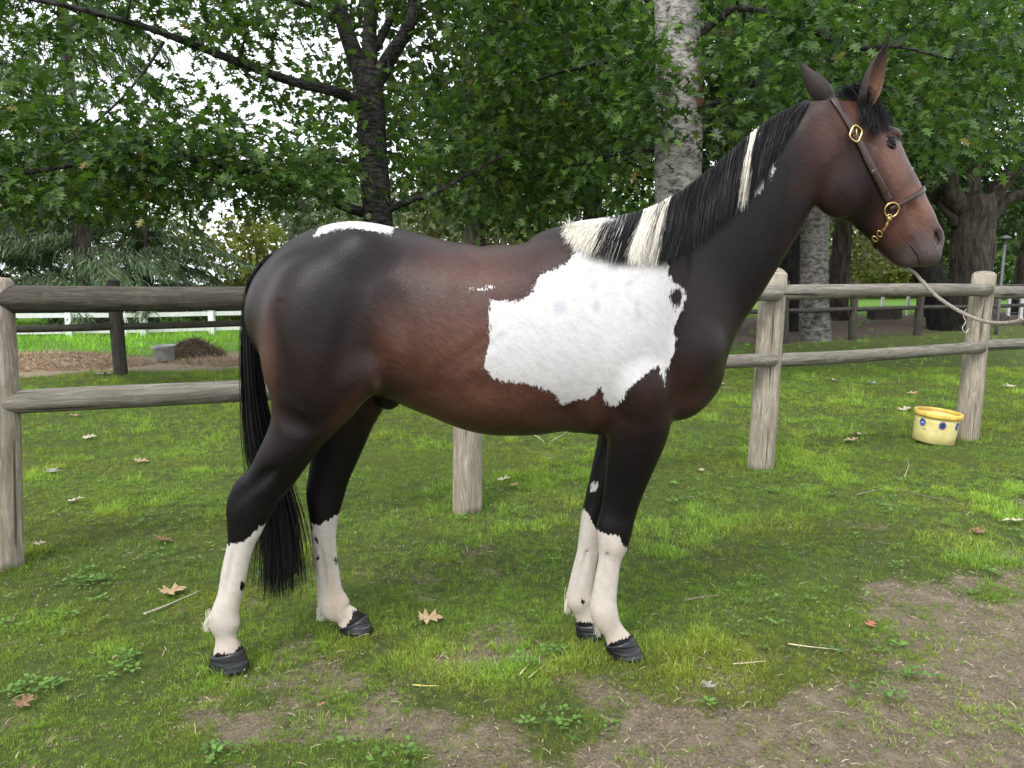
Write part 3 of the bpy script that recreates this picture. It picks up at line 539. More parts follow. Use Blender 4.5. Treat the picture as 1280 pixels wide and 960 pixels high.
far_tree(801, 'yellowing_bush', 322, 34, 4.6, 2.6, 'yellow-green rounded bush peeping over the fence beside the rump', *YEL, 3600, .52, .26)
far_tree(802, 'willow', 395, 46, 9.0, 4.6, 'pale silvery tree beyond the yellow-green bush', *SIL, 4200, .5, .36)
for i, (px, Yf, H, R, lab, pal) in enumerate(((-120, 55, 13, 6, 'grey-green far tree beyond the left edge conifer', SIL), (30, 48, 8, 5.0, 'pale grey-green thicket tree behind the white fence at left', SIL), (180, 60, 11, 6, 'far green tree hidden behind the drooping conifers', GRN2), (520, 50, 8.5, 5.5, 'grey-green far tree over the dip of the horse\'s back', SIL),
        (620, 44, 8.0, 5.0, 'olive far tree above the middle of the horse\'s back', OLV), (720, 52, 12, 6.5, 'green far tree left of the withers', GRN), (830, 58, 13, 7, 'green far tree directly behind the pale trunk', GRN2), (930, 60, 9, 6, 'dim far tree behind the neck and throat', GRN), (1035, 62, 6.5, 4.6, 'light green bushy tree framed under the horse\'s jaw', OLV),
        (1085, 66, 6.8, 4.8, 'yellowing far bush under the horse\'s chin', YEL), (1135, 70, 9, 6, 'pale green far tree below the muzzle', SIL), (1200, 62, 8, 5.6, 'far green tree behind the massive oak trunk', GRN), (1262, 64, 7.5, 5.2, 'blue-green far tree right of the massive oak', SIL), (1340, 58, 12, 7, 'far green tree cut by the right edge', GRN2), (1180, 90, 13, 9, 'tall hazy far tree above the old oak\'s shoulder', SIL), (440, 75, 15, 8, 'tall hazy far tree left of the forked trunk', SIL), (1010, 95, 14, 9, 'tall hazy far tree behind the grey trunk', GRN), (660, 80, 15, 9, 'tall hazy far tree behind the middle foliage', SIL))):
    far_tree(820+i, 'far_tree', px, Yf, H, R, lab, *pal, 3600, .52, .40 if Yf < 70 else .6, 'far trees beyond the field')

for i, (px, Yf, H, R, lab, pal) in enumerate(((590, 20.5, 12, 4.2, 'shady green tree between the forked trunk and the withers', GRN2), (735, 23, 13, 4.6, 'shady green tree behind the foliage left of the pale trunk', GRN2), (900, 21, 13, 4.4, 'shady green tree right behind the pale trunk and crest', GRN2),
        (1045, 27, 14, 5.0, 'shady green tree behind the ears', GRN2), (1160, 31, 14, 5.4, 'shady green tree behind the shade-blackened leaning trunk', GRN2), (1275, 33, 14, 5.6, 'shady green tree behind the old oak at the right edge', GRN2))):
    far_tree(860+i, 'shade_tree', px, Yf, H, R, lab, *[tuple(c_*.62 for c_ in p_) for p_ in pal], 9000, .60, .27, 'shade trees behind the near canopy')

# ================================================================== things on the ground
# yellow tub
TBp = G(1166, 558); TB = empty('feed_tub', (4.03-.36, 6.62, .005), 'yellow plastic tub with blue stickers beside the right-hand fence post', 'tub'); TB.rotation_euler = (math.radians(3), math.radians(5.0), 0)
TBl = P(1167, 540, 6.62); TB.location = (TBl[0], 6.62, .012); TB.scale = (.94, .94, 1.10)
k = N('yellow_plastic'); c = k.coord('Object'); nn_ = k.noise(c, 7, 5, .65); scuff = k.step(k.noise(k.coord('Object', (1, 1, .3)), 40, 4, .7), .52, .75)
M_tub = k.fin(k.mix(k.math('MULTIPLY', scuff, .5), k.ramp(nn_, [(.3, (.55, .46, .16)), (.7, (.74, .66, .30))]), (.50, .42, .25)), .5, k.bump(nn_, .2, .003), .4)
M_tubrim = plain('yellow_rim', (.66, .45, .09), .45, 0, .5, 14, .25)
v, f = lathe([(0.0, .012), (.155, .010), (.168, 0.0), (.176, .006), (.181, .08), (.186, .16), (.190, .215), (.181, .215), (.174, .12), (.168, .02), (0.0, .018)], 40); obj('body', make_mesh('body', v, f, True, None, [M_tub]), TB)
v, f = lathe([(.190, .205), (.203, .207), (.206, .220), (.204, .240), (.200, .246), (.188, .246), (.183, .240), (.183, .214), (.190, .205)], 40); obj('rim', make_mesh('rim', v, f, True, None, [M_tubrim]), TB)
v, f = lathe([(0, .205), (.12, .201), (.1795, .200), (.1790, .180)], 30); obj('inner_disc', make_mesh('inner_disc', v, f, True, None, [plain('dark_brown_inner', (.075, .052, .030), .9)]), TB)  # dark brown disc closing the tub a little below the rim
M_blue, M_blue2, M_pale = plain('blue_print', (.025, .03, .20), .45, 0, .4), plain('dark_print', (.03, .05, .05), .5), plain('pale_print', (.45, .50, .66), .5)
def on_tub(a0, z0, pts, off):
    pts = np.asarray(pts, float); r_ = np.interp(z0+pts[:, 1], [0, .08, .16, .215], [.176, .181, .186, .190])+off; a = a0+pts[:, 0]/.186; return np.stack([r_*np.sin(a), -r_*np.cos(a), z0+pts[:, 1]], 1)
def disc_pts(r_, n=28, r_in=0.0):
    t = np.linspace(0, 2*np.pi, n, endpoint=False); return np.stack([r_*np.cos(t), r_*np.sin(t)], 1)
def ring_on(a0, z0, r0, r1, off, mat, name, par):
    n = 28; vv = np.vstack([on_tub(a0, z0, disc_pts(r1), off), on_tub(a0, z0, disc_pts(max(r0, 1e-4)), off)]); i = np.arange(n)
    return obj(name, make_mesh(name, vv, [np.stack([i, (i+1) % n, n+(i+1) % n, n+i], 1)], True, None, [mat]), par)
for q_, (a0, sym) in enumerate(((-1.16, 0), (-.24, 1), (.62, 0))):
    st = ring_on(a0, .158, 0, .032, .0012, M_blue, 'sticker', TB); ring_on(a0, .158, .024, .0262, .0020, M_pale, 'sticker_ring', st)
    if sym: ring_on(a0, .160, 0, .0125, .0020, M_blue2, 'sticker_mark', st)
    else:
        for dx in (-.009, 0, .009):
            vv = on_tub(a0, .158, [(dx-.0028, -.008), (dx+.0028, -.008), (dx+.0028, .008), (dx-.0028, .008)], .0021); obj('sticker_mark', make_mesh('sticker_mark', vv, [np.array([[0, 1, 2, 3]])], False, None, [M_pale]), st)
for a0, z0, w_, mt in ((-1.02, .108, .020, M_blue2), (-.42, .106, .016, M_pale), (.12, .106, .018, M_pale)):
    vv = np.vstack([on_tub(a0, z0, [(-w_+w_*.5*j, -.0025), (-w_+w_*.5*j+w_*.35, -.0025), (-w_+w_*.5*j+w_*.35, .0025), (-w_+w_*.5*j, .0025)], .0012) for j in range(4)]); obj('print_line', make_mesh('print_line', vv, [np.arange(16).reshape(4, 4)], False, None, [mt]), TB)
# grey bucket and hay in the back paddock
M_zinc = plain('dull_grey_plastic', (.33, .34, .35), .5, .1, .5, 10, .3)
v, f = lathe([(0, .01), (.13, 0), (.14, .02), (.175, .22), (.20, .25), (.19, .26), (.168, .23), (.13, .03), (0, .025)], 26); p_ = P(207, 450, 13.4); obj('grey_bucket', make_mesh('grey_bucket', v*1.05, f, True, None, [M_zinc]), None, 'small grey bucket on the hay beyond the left fence', 'bucket', None, None, (p_[0], 13.4, float(gz(p_[0], 13.4))+.02), (0.05, -.06, 0))
def hay(name, px, Yh, rx, ry, h, n, c0, c1, label):
    p_ = P(px, 440, Yh); r = np.random.default_rng(int(px)); a, q_ = np.meshgrid(np.linspace(0, 1, 12), np.linspace(0, 2*np.pi, 36, endpoint=False), indexing='ij'); x_, y_ = rx*a*np.cos(q_), ry*a*np.sin(q_)
    hz = h*(1-a**2)*(.55+.9*fbm(x_*3+px, y_*3, 7, 3))-.02; Vd = np.stack([x_, y_, hz], -1).reshape(-1, 3); i_, j_ = np.meshgrid(np.arange(11), np.arange(36), indexing='ij'); Fd = np.stack([i_*36+j_, (i_+1)*36+j_, (i_+1)*36+(j_+1) % 36, i_*36+(j_+1) % 36], -1).reshape(-1, 4)
    o = obj(name, make_mesh(name, Vd, [Fd], True, None, [plain(name+'_core', tuple(.5*(x1+x2)*.8 for x1, x2 in zip(c0, c1)), .95, 0, .1, 40, .6, .02)]), None, label, 'hay', None, None, (p_[0], Yh, float(gz(p_[0], Yh))))
    aa, th = np.sqrt(r.uniform(size=n)), r.uniform(0, 6.28, n); x_, y_ = rx*aa*np.cos(th), ry*aa*np.sin(th); z_ = h*(1-aa**2)*(.55+.9*fbm(x_*3+px, y_*3, 7, 3))-.01; b = np.stack([x_, y_, z_], 1); dv = nrm(r.normal(size=(n, 3))*[1, 1, .45])*r.uniform(.05, .16, (n, 1)); sv = nrm(np.cross(dv, r.normal(size=(n, 3))))*.0028
    V_ = np.stack([b-dv-sv, b-dv+sv, b+dv+sv, b+dv-sv], 1).reshape(-1, 3); u = r.uniform(size=(n, 1)); s_ = obj('stalks', make_mesh('stalks', V_, [np.arange(4*n).reshape(n, 4)], False, dict(col=np.repeat(np.array(c0)*(1-u)+np.array(c1)*u, 4, 0)), [M_straw]), o, kind='stuff')
hay('hay_heap', 70, 12.9, 1.6, .9, .17, 9000, (.26, .185, .125), (.56, .44, .32), 'wide flattened heap of old hay at the far left behind the fence')
hay('hay_heap', 243, 14.2, .55, .4, .26, 4200, (.09, .07, .05), (.27, .21, .15), 'small dark rounded hay pile right behind the grey bucket')
hay('hay_heap', 290, 13.2, 1.1, .5, .07, 3200, (.26, .19, .13), (.54, .43, .31), 'thin scatter of hay beside the horse\'s tail beyond the fence')
# feed trough and lamp post on the right
p_ = P(1105, 398, 26.5); tr = empty('trough', (p_[0], 26.5, float(gz(p_[0], 26.5))), 'low dark wooden trough in front of the bright field', 'trough'); 
for nm, bx in (('front_board', (-.46, .46, -.30, -.26, 0, .36)), ('back_board', (-.46, .46, .26, .30, 0, .36)), ('end_board', (-.46, -.42, -.26, .26, 0, .36)), ('end_board', (.42, .46, -.26, .26, 0, .36)), ('base_board', (-.42, .42, -.26, .26, .04, .08))):
    v, f = box(*bx); obj(nm, make_mesh(nm, v, f, False, None, [M_dark]), tr)
M_steel = plain('dull_steel', (.10, .105, .11), .6, .3, .5, 20, .3)
lp = P(1245, 420, 19.6); LPo = empty('lamp_post', (lp[0], 19.6, float(gz(lp[0], 19.6))), 'thin grey metal lamp post behind the right-hand fence post', 'lamp post')
v, f = tube([[0, 0, -.1], [0, 0, .3], [.03, 0, 2.3]], [.045, .04, .035], 10); obj('pole', make_mesh('pole', v, f, True, None, [M_steel]), LPo)
v, f = lathe([(.035, 2.26), (.06, 2.30), (.06, 2.40), (.14, 2.41), (.13, 2.44), (.05, 2.49), (0, 2.50)], 16); obj('lamp_cap', make_mesh('lamp_cap', v+[.03, 0, 0], f, True, None, [M_steel]), LPo)
v, f = tube([[-.16, .05, -.1], [-.16, .05, 1.0]], .03, 8); obj('stay', make_mesh('stay', v, f, True, None, [M_steel]), LPo)
# twine on the post
pts = catmull([P(1208, 386, 6.66), P(1204, 394, 6.64), P(1207, 402, 6.63), P(1203, 410, 6.62), P(1207, 416, 6.62), P(1211, 411, 6.64)], 6); v, f = tube(pts, .0028, 6); obj('baling_twine', make_mesh('baling_twine', v, f, True, None, [plain('twine', (.55, .50, .42), .8)]), None, 'loose end of pale baling twine hanging on the right-hand fence post', 'twine')
# fallen leaves
def fallen(px, py, size, rot, col, label, curl=.25, name='fallen_leaf'):
    V_, F_ = LT; V_ = V_.copy(); V_[:, 0] -= .5; V_[:, 2] = curl*(V_[:, 1]**2*1.4+V_[:, 0]**2*.5)+.04*np.sin(V_[:, 0]*9); V_ = np.vstack([V_, V_*[1, 1, 1]-[0, 0, .012]]); n = len(LT[0]); rim = np.arange(n-1); F2 = [F_, F_[:, ::-1]+n, np.stack([rim, rim+n, (rim+1) % (n-1)+n, (rim+1) % (n-1)], 1)]
    g = G(px, py); k_ = N('dry_leaf'); c = k_.coord('Object'); m = k_.fin(k_.ramp(k_.noise(c, 6, 5, .7), [(.3, tuple(x*.5 for x in col)), (.65, col)]), .8, k_.bump(k_.noise(c, 14), .5, .05), .25)
    o = obj(name, make_mesh(name, V_*size, F2, False, None, [m]), None, label, 'leaf', 'fallen leaves on the lawn', None, (g[0], g[1], float(gz(g[0], g[1]))+.026), (random.uniform(-.2, .2), random.uniform(-.25, .25), rot)); return o
TN, PL, BR, GY = (.46, .33, .19), (.56, .50, .38), (.24, .135, .08), (.30, .30, .25)
for a in ((177, 579, .115, .3, TN, 'tan fallen leaf on the lawn right of the left fence post'), (217, 745, .125, .8, TN, 'large curled tan leaf on the grass left of the near hind leg'), (206, 681, .10, .1, BR, 'brown rolled leaf on the grass left of the near hock'), (112, 550, .12, .2, PL, 'pale narrow leaf lying just below the lower left rail'),
          (95, 522, .13, 1.0, TN, 'tan leaf close under the lower rail near the left post'), (65, 592, .12, 2.2, GY, 'grey-green fallen leaf right of the left fence post'), (95, 628, .10, .4, PL, 'small pale leaf midway down the lawn at left'), (50, 684, .06, .9, PL, 'little whitish leaf beside the foot of the left post'), (32, 887, .07, 1.3, BR, 'brown leaf in the bottom left corner'),
          (538, 778, .11, .2, TN, 'spiky tan oak leaf on the grass between the hind and fore hooves'), (630, 602, .10, .1, PL, 'pale curled leaf right of the middle fence post, upper of a pair'), (642, 610, .08, 1.4, TN, 'tan leaf right of the middle fence post, lower of a pair'), (1074, 547, .16, .3, PL, 'pale curled leaf left of the yellow tub, upper of a pair'), (1063, 554, .13, 2.6, TN, 'tan leaf left of the yellow tub, lower of a pair'),
          (1131, 514, .15, .2, PL, 'cream leaf just behind the left edge of the yellow tub'), (1265, 655, .11, 2.9, PL, 'pale papery leaf at the right edge of the lawn'), (1222, 668, .09, 2.0, BR, 'dark brown leaf on the gravelly soil at right'), (1042, 478, .20, .4, PL, 'pale leaf under the middle of the right lower rail'), (1012, 474, .16, 1.1, PL, 'whitish leaf on the lawn under the left part of the right rail'),
          (1092, 481, .18, .1, GY, 'greyish leaf on the lawn left of the tub\'s fence post'), (902, 484, .16, .2, PL, 'pale leaf on the grass just in front of the horse\'s chest'), (1140, 493, .15, 2.3, TN, 'small tan leaf on the lawn above the yellow tub'), (1262, 485, .18, .6, PL, 'pale leaf on the lawn right of the tub\'s fence post'), (877, 592, .05, .5, PL, 'tiny pale leaf on the lawn right of the forelegs'),
          (1088, 787, .055, .7, (.42, .17, .10), 'small reddish leaf on the soil at lower right'), (885, 865, .06, 1.9, GY, 'greyish crumpled leaf on the soil below the fore hooves'), (402, 888, .03, .4, (.45, .24, .13), 'tiny orange-brown leaf on the soil below the hind hooves'), (130, 470, .25, .1, PL, 'whitish leaf on the grass before the back fence at left')): fallen(*a)
def stick(pts, r0, col, label, name='twig', cat='twig', Zo=.012):
    g = np.array([G(*p_) for p_ in pts]); g[:, 2] = gz(g[:, 0], g[:, 1])+Zo; v, f = tube(catmull(g, 4), np.linspace(r0*(.55 if cat == 'straw' else .8), r0*.35, (len(pts)-1)*4+1), 6, True, 1, .1); obj(name, make_mesh(name, v, f, True, None, [plain('twig_bark', col, .85, 0, .2, 80, .4)]), None, label, cat, 'twigs and straws on the ground')
stick([(180, 771), (205, 762), (228, 752), (250, 742)], .006, (.36, .32, .27), 'grey forked-looking twig beside the large tan leaf'); stick([(651, 546), (668, 550), (680, 557)], .005, (.55, .52, .45), 'thin pale twig on the lawn under the belly', Zo=.03); stick([(690, 556), (705, 548), (716, 541)], .004, (.42, .39, .32), 'second thin twig under the belly, nearer the forelegs', Zo=.03)
stick([(985, 808), (1010, 812), (1052, 817)], .0045, (.55, .47, .32), 'long dry straw on the soil right of the fore hooves', 'straw', 'straw'); stick([(916, 833), (936, 832), (958, 831)], .004, (.52, .44, .28), 'short dry straw below the dark patch right of the fore hooves', 'straw', 'straw'); stick([(516, 862), (535, 863), (549, 862)], .004, (.58, .52, .16), 'yellow straw on the grass between the hooves', 'straw', 'straw')
stick([(650, 847), (658, 838), (664, 832)], .0045, (.62, .52, .25), 'short yellow straw pointing at the fore hooves', 'straw', 'straw'); stick([(660, 852), (670, 844), (682, 834)], .003, (.45, .46, .16), 'thin greenish straw beside the short yellow one', 'straw', 'straw'); stick([(855, 754), (880, 750), (900, 748)], .004, (.22, .19, .16), 'dark twig on the lawn right of the near foreleg'); stick([(1130, 605), (1135, 590), (1133, 580)], .003, (.42, .38, .32), 'upright thin twig in the grass below the tub', Zo=.05)
stick([(1070, 621), (1110, 613), (1150, 620), (1185, 627)], .005, (.20, .165, .13), 'long thin branch lying on the grass below the tub')
# ================================================================== the horse
MID = 2.80
VX = 0.006
G0 = np.array([-1.16, 2.36, 0.02]); G1 = np.array([1.72, 3.26, 2.02])
NG = np.ceil((G1-G0)/VX).astype(int)+1
FIELD = np.full(NG, 0.5, np.float32)
AX = [G0[i]+VX*np.arange(NG[i]) for i in range(3)]
def smin(a, b, k):
    h = np.clip(0.5+0.5*(b-a)/k, 0, 1); return b*(1-h)+a*h-k*h*(1-h)
def region(lo, hi):
    i0 = np.clip(np.floor((lo-G0)/VX).astype(int), 0, NG-1); i1 = np.clip(np.ceil((hi-G0)/VX).astype(int)+1, 1, NG)
    return tuple(slice(a, max(b, a+1)) for a, b in zip(i0, i1))
def grid(sl):
    return np.meshgrid(AX[0][sl[0]].astype(np.float32), AX[1][sl[1]].astype(np.float32), AX[2][sl[2]].astype(np.float32), indexing='ij', sparse=True)
def put(sl, d, k, cut=False):
    if cut: FIELD[sl] = -smin(-FIELD[sl], d, k)        # smooth subtraction
    else: FIELD[sl] = smin(FIELD[sl], d, k)
def chain(st, k=0.03, sub=4, far=False, dy=0.0):
    """st: (front px, front py, rear px, rear py, Y, half width) -> one smooth limb"""
    fr = np.array([P(s[0], s[1], s[4]+dy) for s in st]); re = np.array([P(s[2], s[3], s[4]+dy) for s in st])
    hw = np.array([[s[5], 0, 0] for s in st])
    if far: fr[:, 1] = 2*MID-fr[:, 1]; re[:, 1] = 2*MID-re[:, 1]
    fr, re, hw = catmull(fr, sub), catmull(re, sub), catmull(hw, sub)[:, 0]
    C, U = (fr+re)/2, (fr-re)/2
    R = max(np.linalg.norm(U, axis=1).max(), hw.max())
    lo, hi = C.min(0)-R-0.09, C.max(0)+R+0.09
    SL = region(lo, hi); o = [s.start for s in SL]
    D = np.full([s.stop-s.start for s in SL], 0.3, np.float32)
    for i in range(len(C)-1):
        A, B = C[i], C[i+1]; w = B-A; L = np.linalg.norm(w)
        if L < 1e-6: continue
        w = w/L
        u0, u1 = U[i]-w*np.dot(U[i], w), U[i+1]-w*np.dot(U[i+1], w)
        r0, r1 = np.linalg.norm(u0), np.linalg.norm(u1); u = (u0+u1); u /= np.linalg.norm(u); v = np.cross(w, u)
        rm = max(r0, r1, hw[i], hw[i+1])+0.08
        sl = region(np.minimum(A, B)-rm, np.maximum(A, B)+rm)
        X, Y, Z = grid(sl); X, Y, Z = X-A[0], Y-A[1], Z-A[2]
        t = np.clip((X*w[0]+Y*w[1]+Z*w[2]), 0, L); X, Y, Z = X-t*w[0], Y-t*w[1], Z-t*w[2]; t = t/L
        ru, rv = r0+(r1-r0)*t, hw[i]+(hw[i+1]-hw[i])*t; rn = np.minimum(ru, rv)*0.7
        a, b, c = X*u[0]+Y*u[1]+Z*u[2], X*v[0]+Y*v[1]+Z*v[2], X*w[0]+Y*w[1]+Z*w[2]
        a /= ru; b /= rv; c /= rn
        k0 = np.sqrt(a*a+b*b+c*c)+1e-6; a /= ru; b /= rv; c /= rn; k1 = np.sqrt(a*a+b*b+c*c)+1e-6
        d = (k0*(k0-1)/k1).astype(np.float32)
        q = tuple(slice(s.start-p, s.stop-p) for s, p in zip(sl, o))
        D[q] = np.minimum(D[q], d)
    put(SL, D, k)
def blob(px, py, Y, rx, ry, hw, ang=0.0, k=0.03, cut=False, yaw=0.0, both=False):
    """ellipsoid: radii rx, ry in photo pixels, hw in metres, turned by ang in the picture plane and yaw about the vertical"""
    for side in ((0, 1) if both else (0,)):
        c = P(px, py, Y); s = np.linalg.norm(P(px+1, py, Y)-c)
        if side: c[1] = 2*MID-c[1]
        r = np.array([rx*s, ry*s, hw])
        ca, sa = math.cos(math.radians(ang)), math.sin(math.radians(ang)); yw = math.radians(yaw)*(-1 if side else 1)
        ex = np.array([ca*math.cos(yw), ca*math.sin(yw), sa]); ez = np.array([-sa*math.cos(yw), -sa*math.sin(yw), ca]); ey = np.cross(ez, ex)
        R = r.max()+0.08
        sl = region(c-R, c+R); X, Y_, Z = grid(sl); X, Y_, Z = X-c[0], Y_-c[1], Z-c[2]
        q = [(X*e[0]+Y_*e[1]+Z*e[2])/rr for e, rr in zip((ex, ez, ey), r)]
        k0 = np.sqrt(sum(a*a for a in q))+1e-6; k1 = np.sqrt(sum((a/rr)**2 for a, rr in zip(q, r)))+1e-6
        put(sl, (k0*(k0-1)/k1).astype(np.float32), k, cut)

# -- trunk of the body
chain([(334, 352, 334, 420, MID, .10), (352, 322, 352, 455, MID, .17), (380, 299, 380, 480, MID, .215), (410, 285, 410, 490, MID, .245), (440, 277, 440, 492, MID, .262),
       (470, 280, 470, 494, MID, .268), (510, 288, 510, 505, MID, .275), (560, 298, 560, 524, MID, .29), (610, 305, 610, 541, MID, .295), (660, 304, 660, 543, MID, .285),
       (710, 289, 710, 541, MID, .255), (755, 282, 755, 543, MID, .235), (800, 290, 800, 548, MID, .215), (838, 325, 838, 545, MID, .185), (868, 385, 868, 520, MID, .14), (884, 420, 884, 490, MID, .09)], k=0.02, sub=10)
# -- neck
chain([(735, 284, 815, 500, MID, .19), (770, 278, 862, 470, MID, .165), (808, 268, 895, 438, MID, .138), (850, 246, 925, 398, MID, .116), (892, 215, 955, 352, MID, .100),
       (930, 182, 984, 306, MID, .090), (965, 154, 1004, 268, MID, .084), (998, 133, 1025, 240, MID, .080), (1022, 120, 1052, 215, MID+.01, .074)], k=0.07, sub=8)
# -- head, turned a little away from the camera
HY = lambda px: MID+0.02+max(0, px-1020)/150*0.085
chain([(1048, 108, 1016, 190, HY(1035), .066), (1080, 115, 1020, 222, HY(1050), .084), (1098, 136, 1030, 250, HY(1065), .092), (1111, 162, 1046, 274, HY(1085), .092), (1126, 192, 1066, 284, HY(1105), .078),
       (1142, 219, 1083, 299, HY(1115), .065), (1153, 241, 1096, 311, HY(1127), .056), (1167, 268, 1109, 324, HY(1140), .053), (1170, 294, 1128, 332, HY(1150), .053), (1166, 312, 1139, 333, HY(1153), .042)], k=0.035)
yh = 12.0
blob(1049, 227, HY(1051)-.034, 40, 45, .058, 15, k=0.018, yaw=yh)      # near cheek
blob(1049, 227, HY(1051)+.034, 40, 45, .058, 15, k=0.020, yaw=yh)      # far cheek
blob(1036, 160, HY(1040), 30, 42, .075, 25, k=0.04)                     # poll and atlas
blob(1130, 324, HY(1150), 19, 10, .034, -12, k=0.010, yaw=yh)          # lower lip and chin
blob(1160, 316, HY(1155), 14, 17, .046, 20, k=0.018, yaw=yh)           # upper lip
blob(1170, 296, HY(1168)-.030, 10, 16, .022, 20, k=0.018, yaw=yh)      # nostril wings
blob(1170, 296, HY(1168)+.030, 10, 16, .022, 20, k=0.018, yaw=yh)
blob(1114, 167, HY(1105)-.060, 14, 8, .026, -10, k=0.012, yaw=yh)      # brows
blob(1112, 167, HY(1105)+.058, 14, 8, .026, -10, k=0.012, yaw=yh)
blob(1104, 218, HY(1104)-.066, 26, 4, .016, -58, k=0.014, yaw=yh)      # facial crest
blob(1091, 178, HY(1091)-.108, 6, 9, .022, 10, k=0.03, cut=True)       # hollow above the eye
blob(1139, 304, HY(1140)-.058, 3, 5, .006, 20, k=0.015, cut=True)      # corner of the mouth
blob(1108, 214, HY(1108)+.062, 24, 5, .018, -58, k=0.020, yaw=yh)
blob(1146, 274, HY(1146)-.064, 9, 22, .012, 35, k=0.02, cut=True)      # hollow behind the nostril
blob(1172, 297, HY(1170)-.052, 4, 9, .014, 18, k=0.010, cut=True)      # nostril opening
# -- near hind leg
chain([(440, 322, 350, 345, 2.72, .11), (468, 390, 330, 385, 2.675, .135), (474, 440, 326, 430, 2.655, .138), (462, 484, 330, 468, 2.645, .128), (436, 515, 336, 503, 2.64, .108), (408, 547, 335, 533, 2.635, .086),
       (386, 578, 322, 564, 2.635, .066), (366, 606, 308, 590, 2.635, .053), (350, 626, 291, 608, 2.635, .047), (337, 648, 284, 628, 2.635, .044), (327, 666, 284, 655, 2.635, .039),
       (317, 684, 284, 680, 2.635, .033), (310, 712, 277, 712, 2.635, .028), (304, 738, 272, 742, 2.635, .027), (300, 758, 265, 764, 2.635, .032), (300, 775, 260, 781, 2.635, .034), (295, 793, 269, 796, 2.635, .025), (299, 804, 269, 809, 2.635, .029), (302, 813, 267, 819, 2.635, .036)], k=0.045, sub=8)
# -- far hind leg
chain([(470, 380, 360, 380, 2.90, .13), (495, 440, 385, 450, 2.93, .125), (486, 485, 385, 500, 2.945, .105), (468, 522, 386, 535, 2.95, .085), (452, 560, 386, 570, 2.95, .066), (438, 594, 384, 598, 2.95, .053),
       (431, 616, 382, 618, 2.95, .047), (425, 637, 385, 640, 2.95, .044), (421, 655, 388, 660, 2.95, .038), (420, 676, 390, 678, 2.95, .032), (423, 706, 393, 706, 2.95, .028),
       (428, 735, 396, 740, 2.95, .027), (435, 748, 397, 756, 2.95, .033), (440, 756, 403, 768, 2.95, .032), (446, 762, 419, 776, 2.95, .025), (451, 766, 423, 782, 2.95, .029), (456, 769, 424, 787, 2.95, .036)], k=0.045)
# -- near fore leg
chain([(842, 470, 775, 485, 2.70, .085), (840, 515, 764, 512, 2.69, .092), (834, 545, 760, 542, 2.70, .084), (818, 583, 757, 580, 2.715, .068), (805, 614, 755, 610, 2.725, .055), (796, 640, 751, 637, 2.73, .047), (791, 660, 746, 657, 2.73, .050),
       (786, 680, 747, 677, 2.73, .047), (777, 700, 748, 697, 2.73, .033), (773, 725, 743, 725, 2.73, .029), (771, 747, 739, 747, 2.73, .029), (772, 761, 737, 762, 2.73, .035), (775, 773, 742, 779, 2.73, .032), (779, 783, 753, 792, 2.73, .026), (785, 791, 757, 801, 2.73, .030), (791, 798, 758, 808, 2.73, .037)], k=0.035)
# -- far fore leg
chain([(830, 470, 760, 485, 2.90, .085), (822, 520, 750, 515, 2.91, .088), (808, 546, 746, 547, 2.90, .08), (786, 592, 737, 593, 2.89, .062), (770, 624, 730, 624, 2.89, .05), (758, 645, 726, 645, 2.89, .046), (751, 666, 724, 666, 2.89, .042),
       (748, 690, 721, 689, 2.89, .034), (744, 715, 715, 712, 2.89, .029), (741, 737, 709, 739, 2.89, .03), (742, 750, 707, 752, 2.89, .035), (745, 760, 716, 765, 2.89, .027), (749, 769, 720, 775, 2.89, .029), (753, 776, 721, 783, 2.89, .037)], k=0.035)
# -- muscles
blob(800, 380, MID-.155, 42, 105, .075, -24, k=0.05, both=True)     # shoulder blade
blob(860, 445, MID-.105, 34, 44, .085, -20, k=0.05, both=True)      # point of the shoulder
blob(800, 482, MID-.166, 36, 48, .070, 12, k=0.022, both=True)      # triceps
blob(850, 498, MID-.045, 28, 26, .075, 30, k=0.06, both=True)       # breast
blob(452, 470, MID-.205, 26, 34, .065, -35, k=0.04, both=True)      # stifle
blob(362, 560, 2.60, 20, 38, .045, -38, k=0.03)                     # gaskin
blob(400, 420, MID-.20, 55, 90, .09, 10, k=0.06, both=True)         # thigh
blob(448, 322, MID-.14, 42, 36, .085, 0, k=0.07, both=True)         # hip
blob(490, 385, MID-.33, 16, 45, .05, 8, k=0.06, cut=True, both=True)   # flank hollow
blob(752, 480, MID-.315, 10, 48, .035, 14, k=0.04, cut=True, both=True) # behind the elbow
blob(318, 606, 2.580, 4, 30, .007, -52, k=0.030, cut=True)           # hollow before the hock tendon
blob(366, 528, 2.535, 9, 30, .018, 62, k=0.035, cut=True)            # crease above the gaskin
blob(352, 470, MID-.285, 5, 62, .022, 5, k=0.05, cut=True)           # groove between the hamstrings
blob(430, 425, MID-.315, 6, 60, .022, -14, k=0.06, cut=True)         # front edge of the thigh muscle
blob(287, 715, 2.608, 2.5, 30, .006, -14, k=0.010, cut=True)         # tendon grooves on the cannons
blob(756, 712, 2.702, 2.5, 28, .006, -10, k=0.010, cut=True)
blob(728, 712, 2.862, 2.5, 28, .006, -14, k=0.010, cut=True)
blob(404, 712, 2.923, 2.5, 28, .006, 4, k=0.010, cut=True)
blob(556, 470, MID-.335, 60, 5, .030, 38, k=0.05, cut=True)          # oblique line of the barrel
blob(484, 497, MID, 17, 15, .055, -20, k=0.012)                       # sheath
blob(720, 296, MID, 46, 12, .06, 6, k=0.06)                         # withers

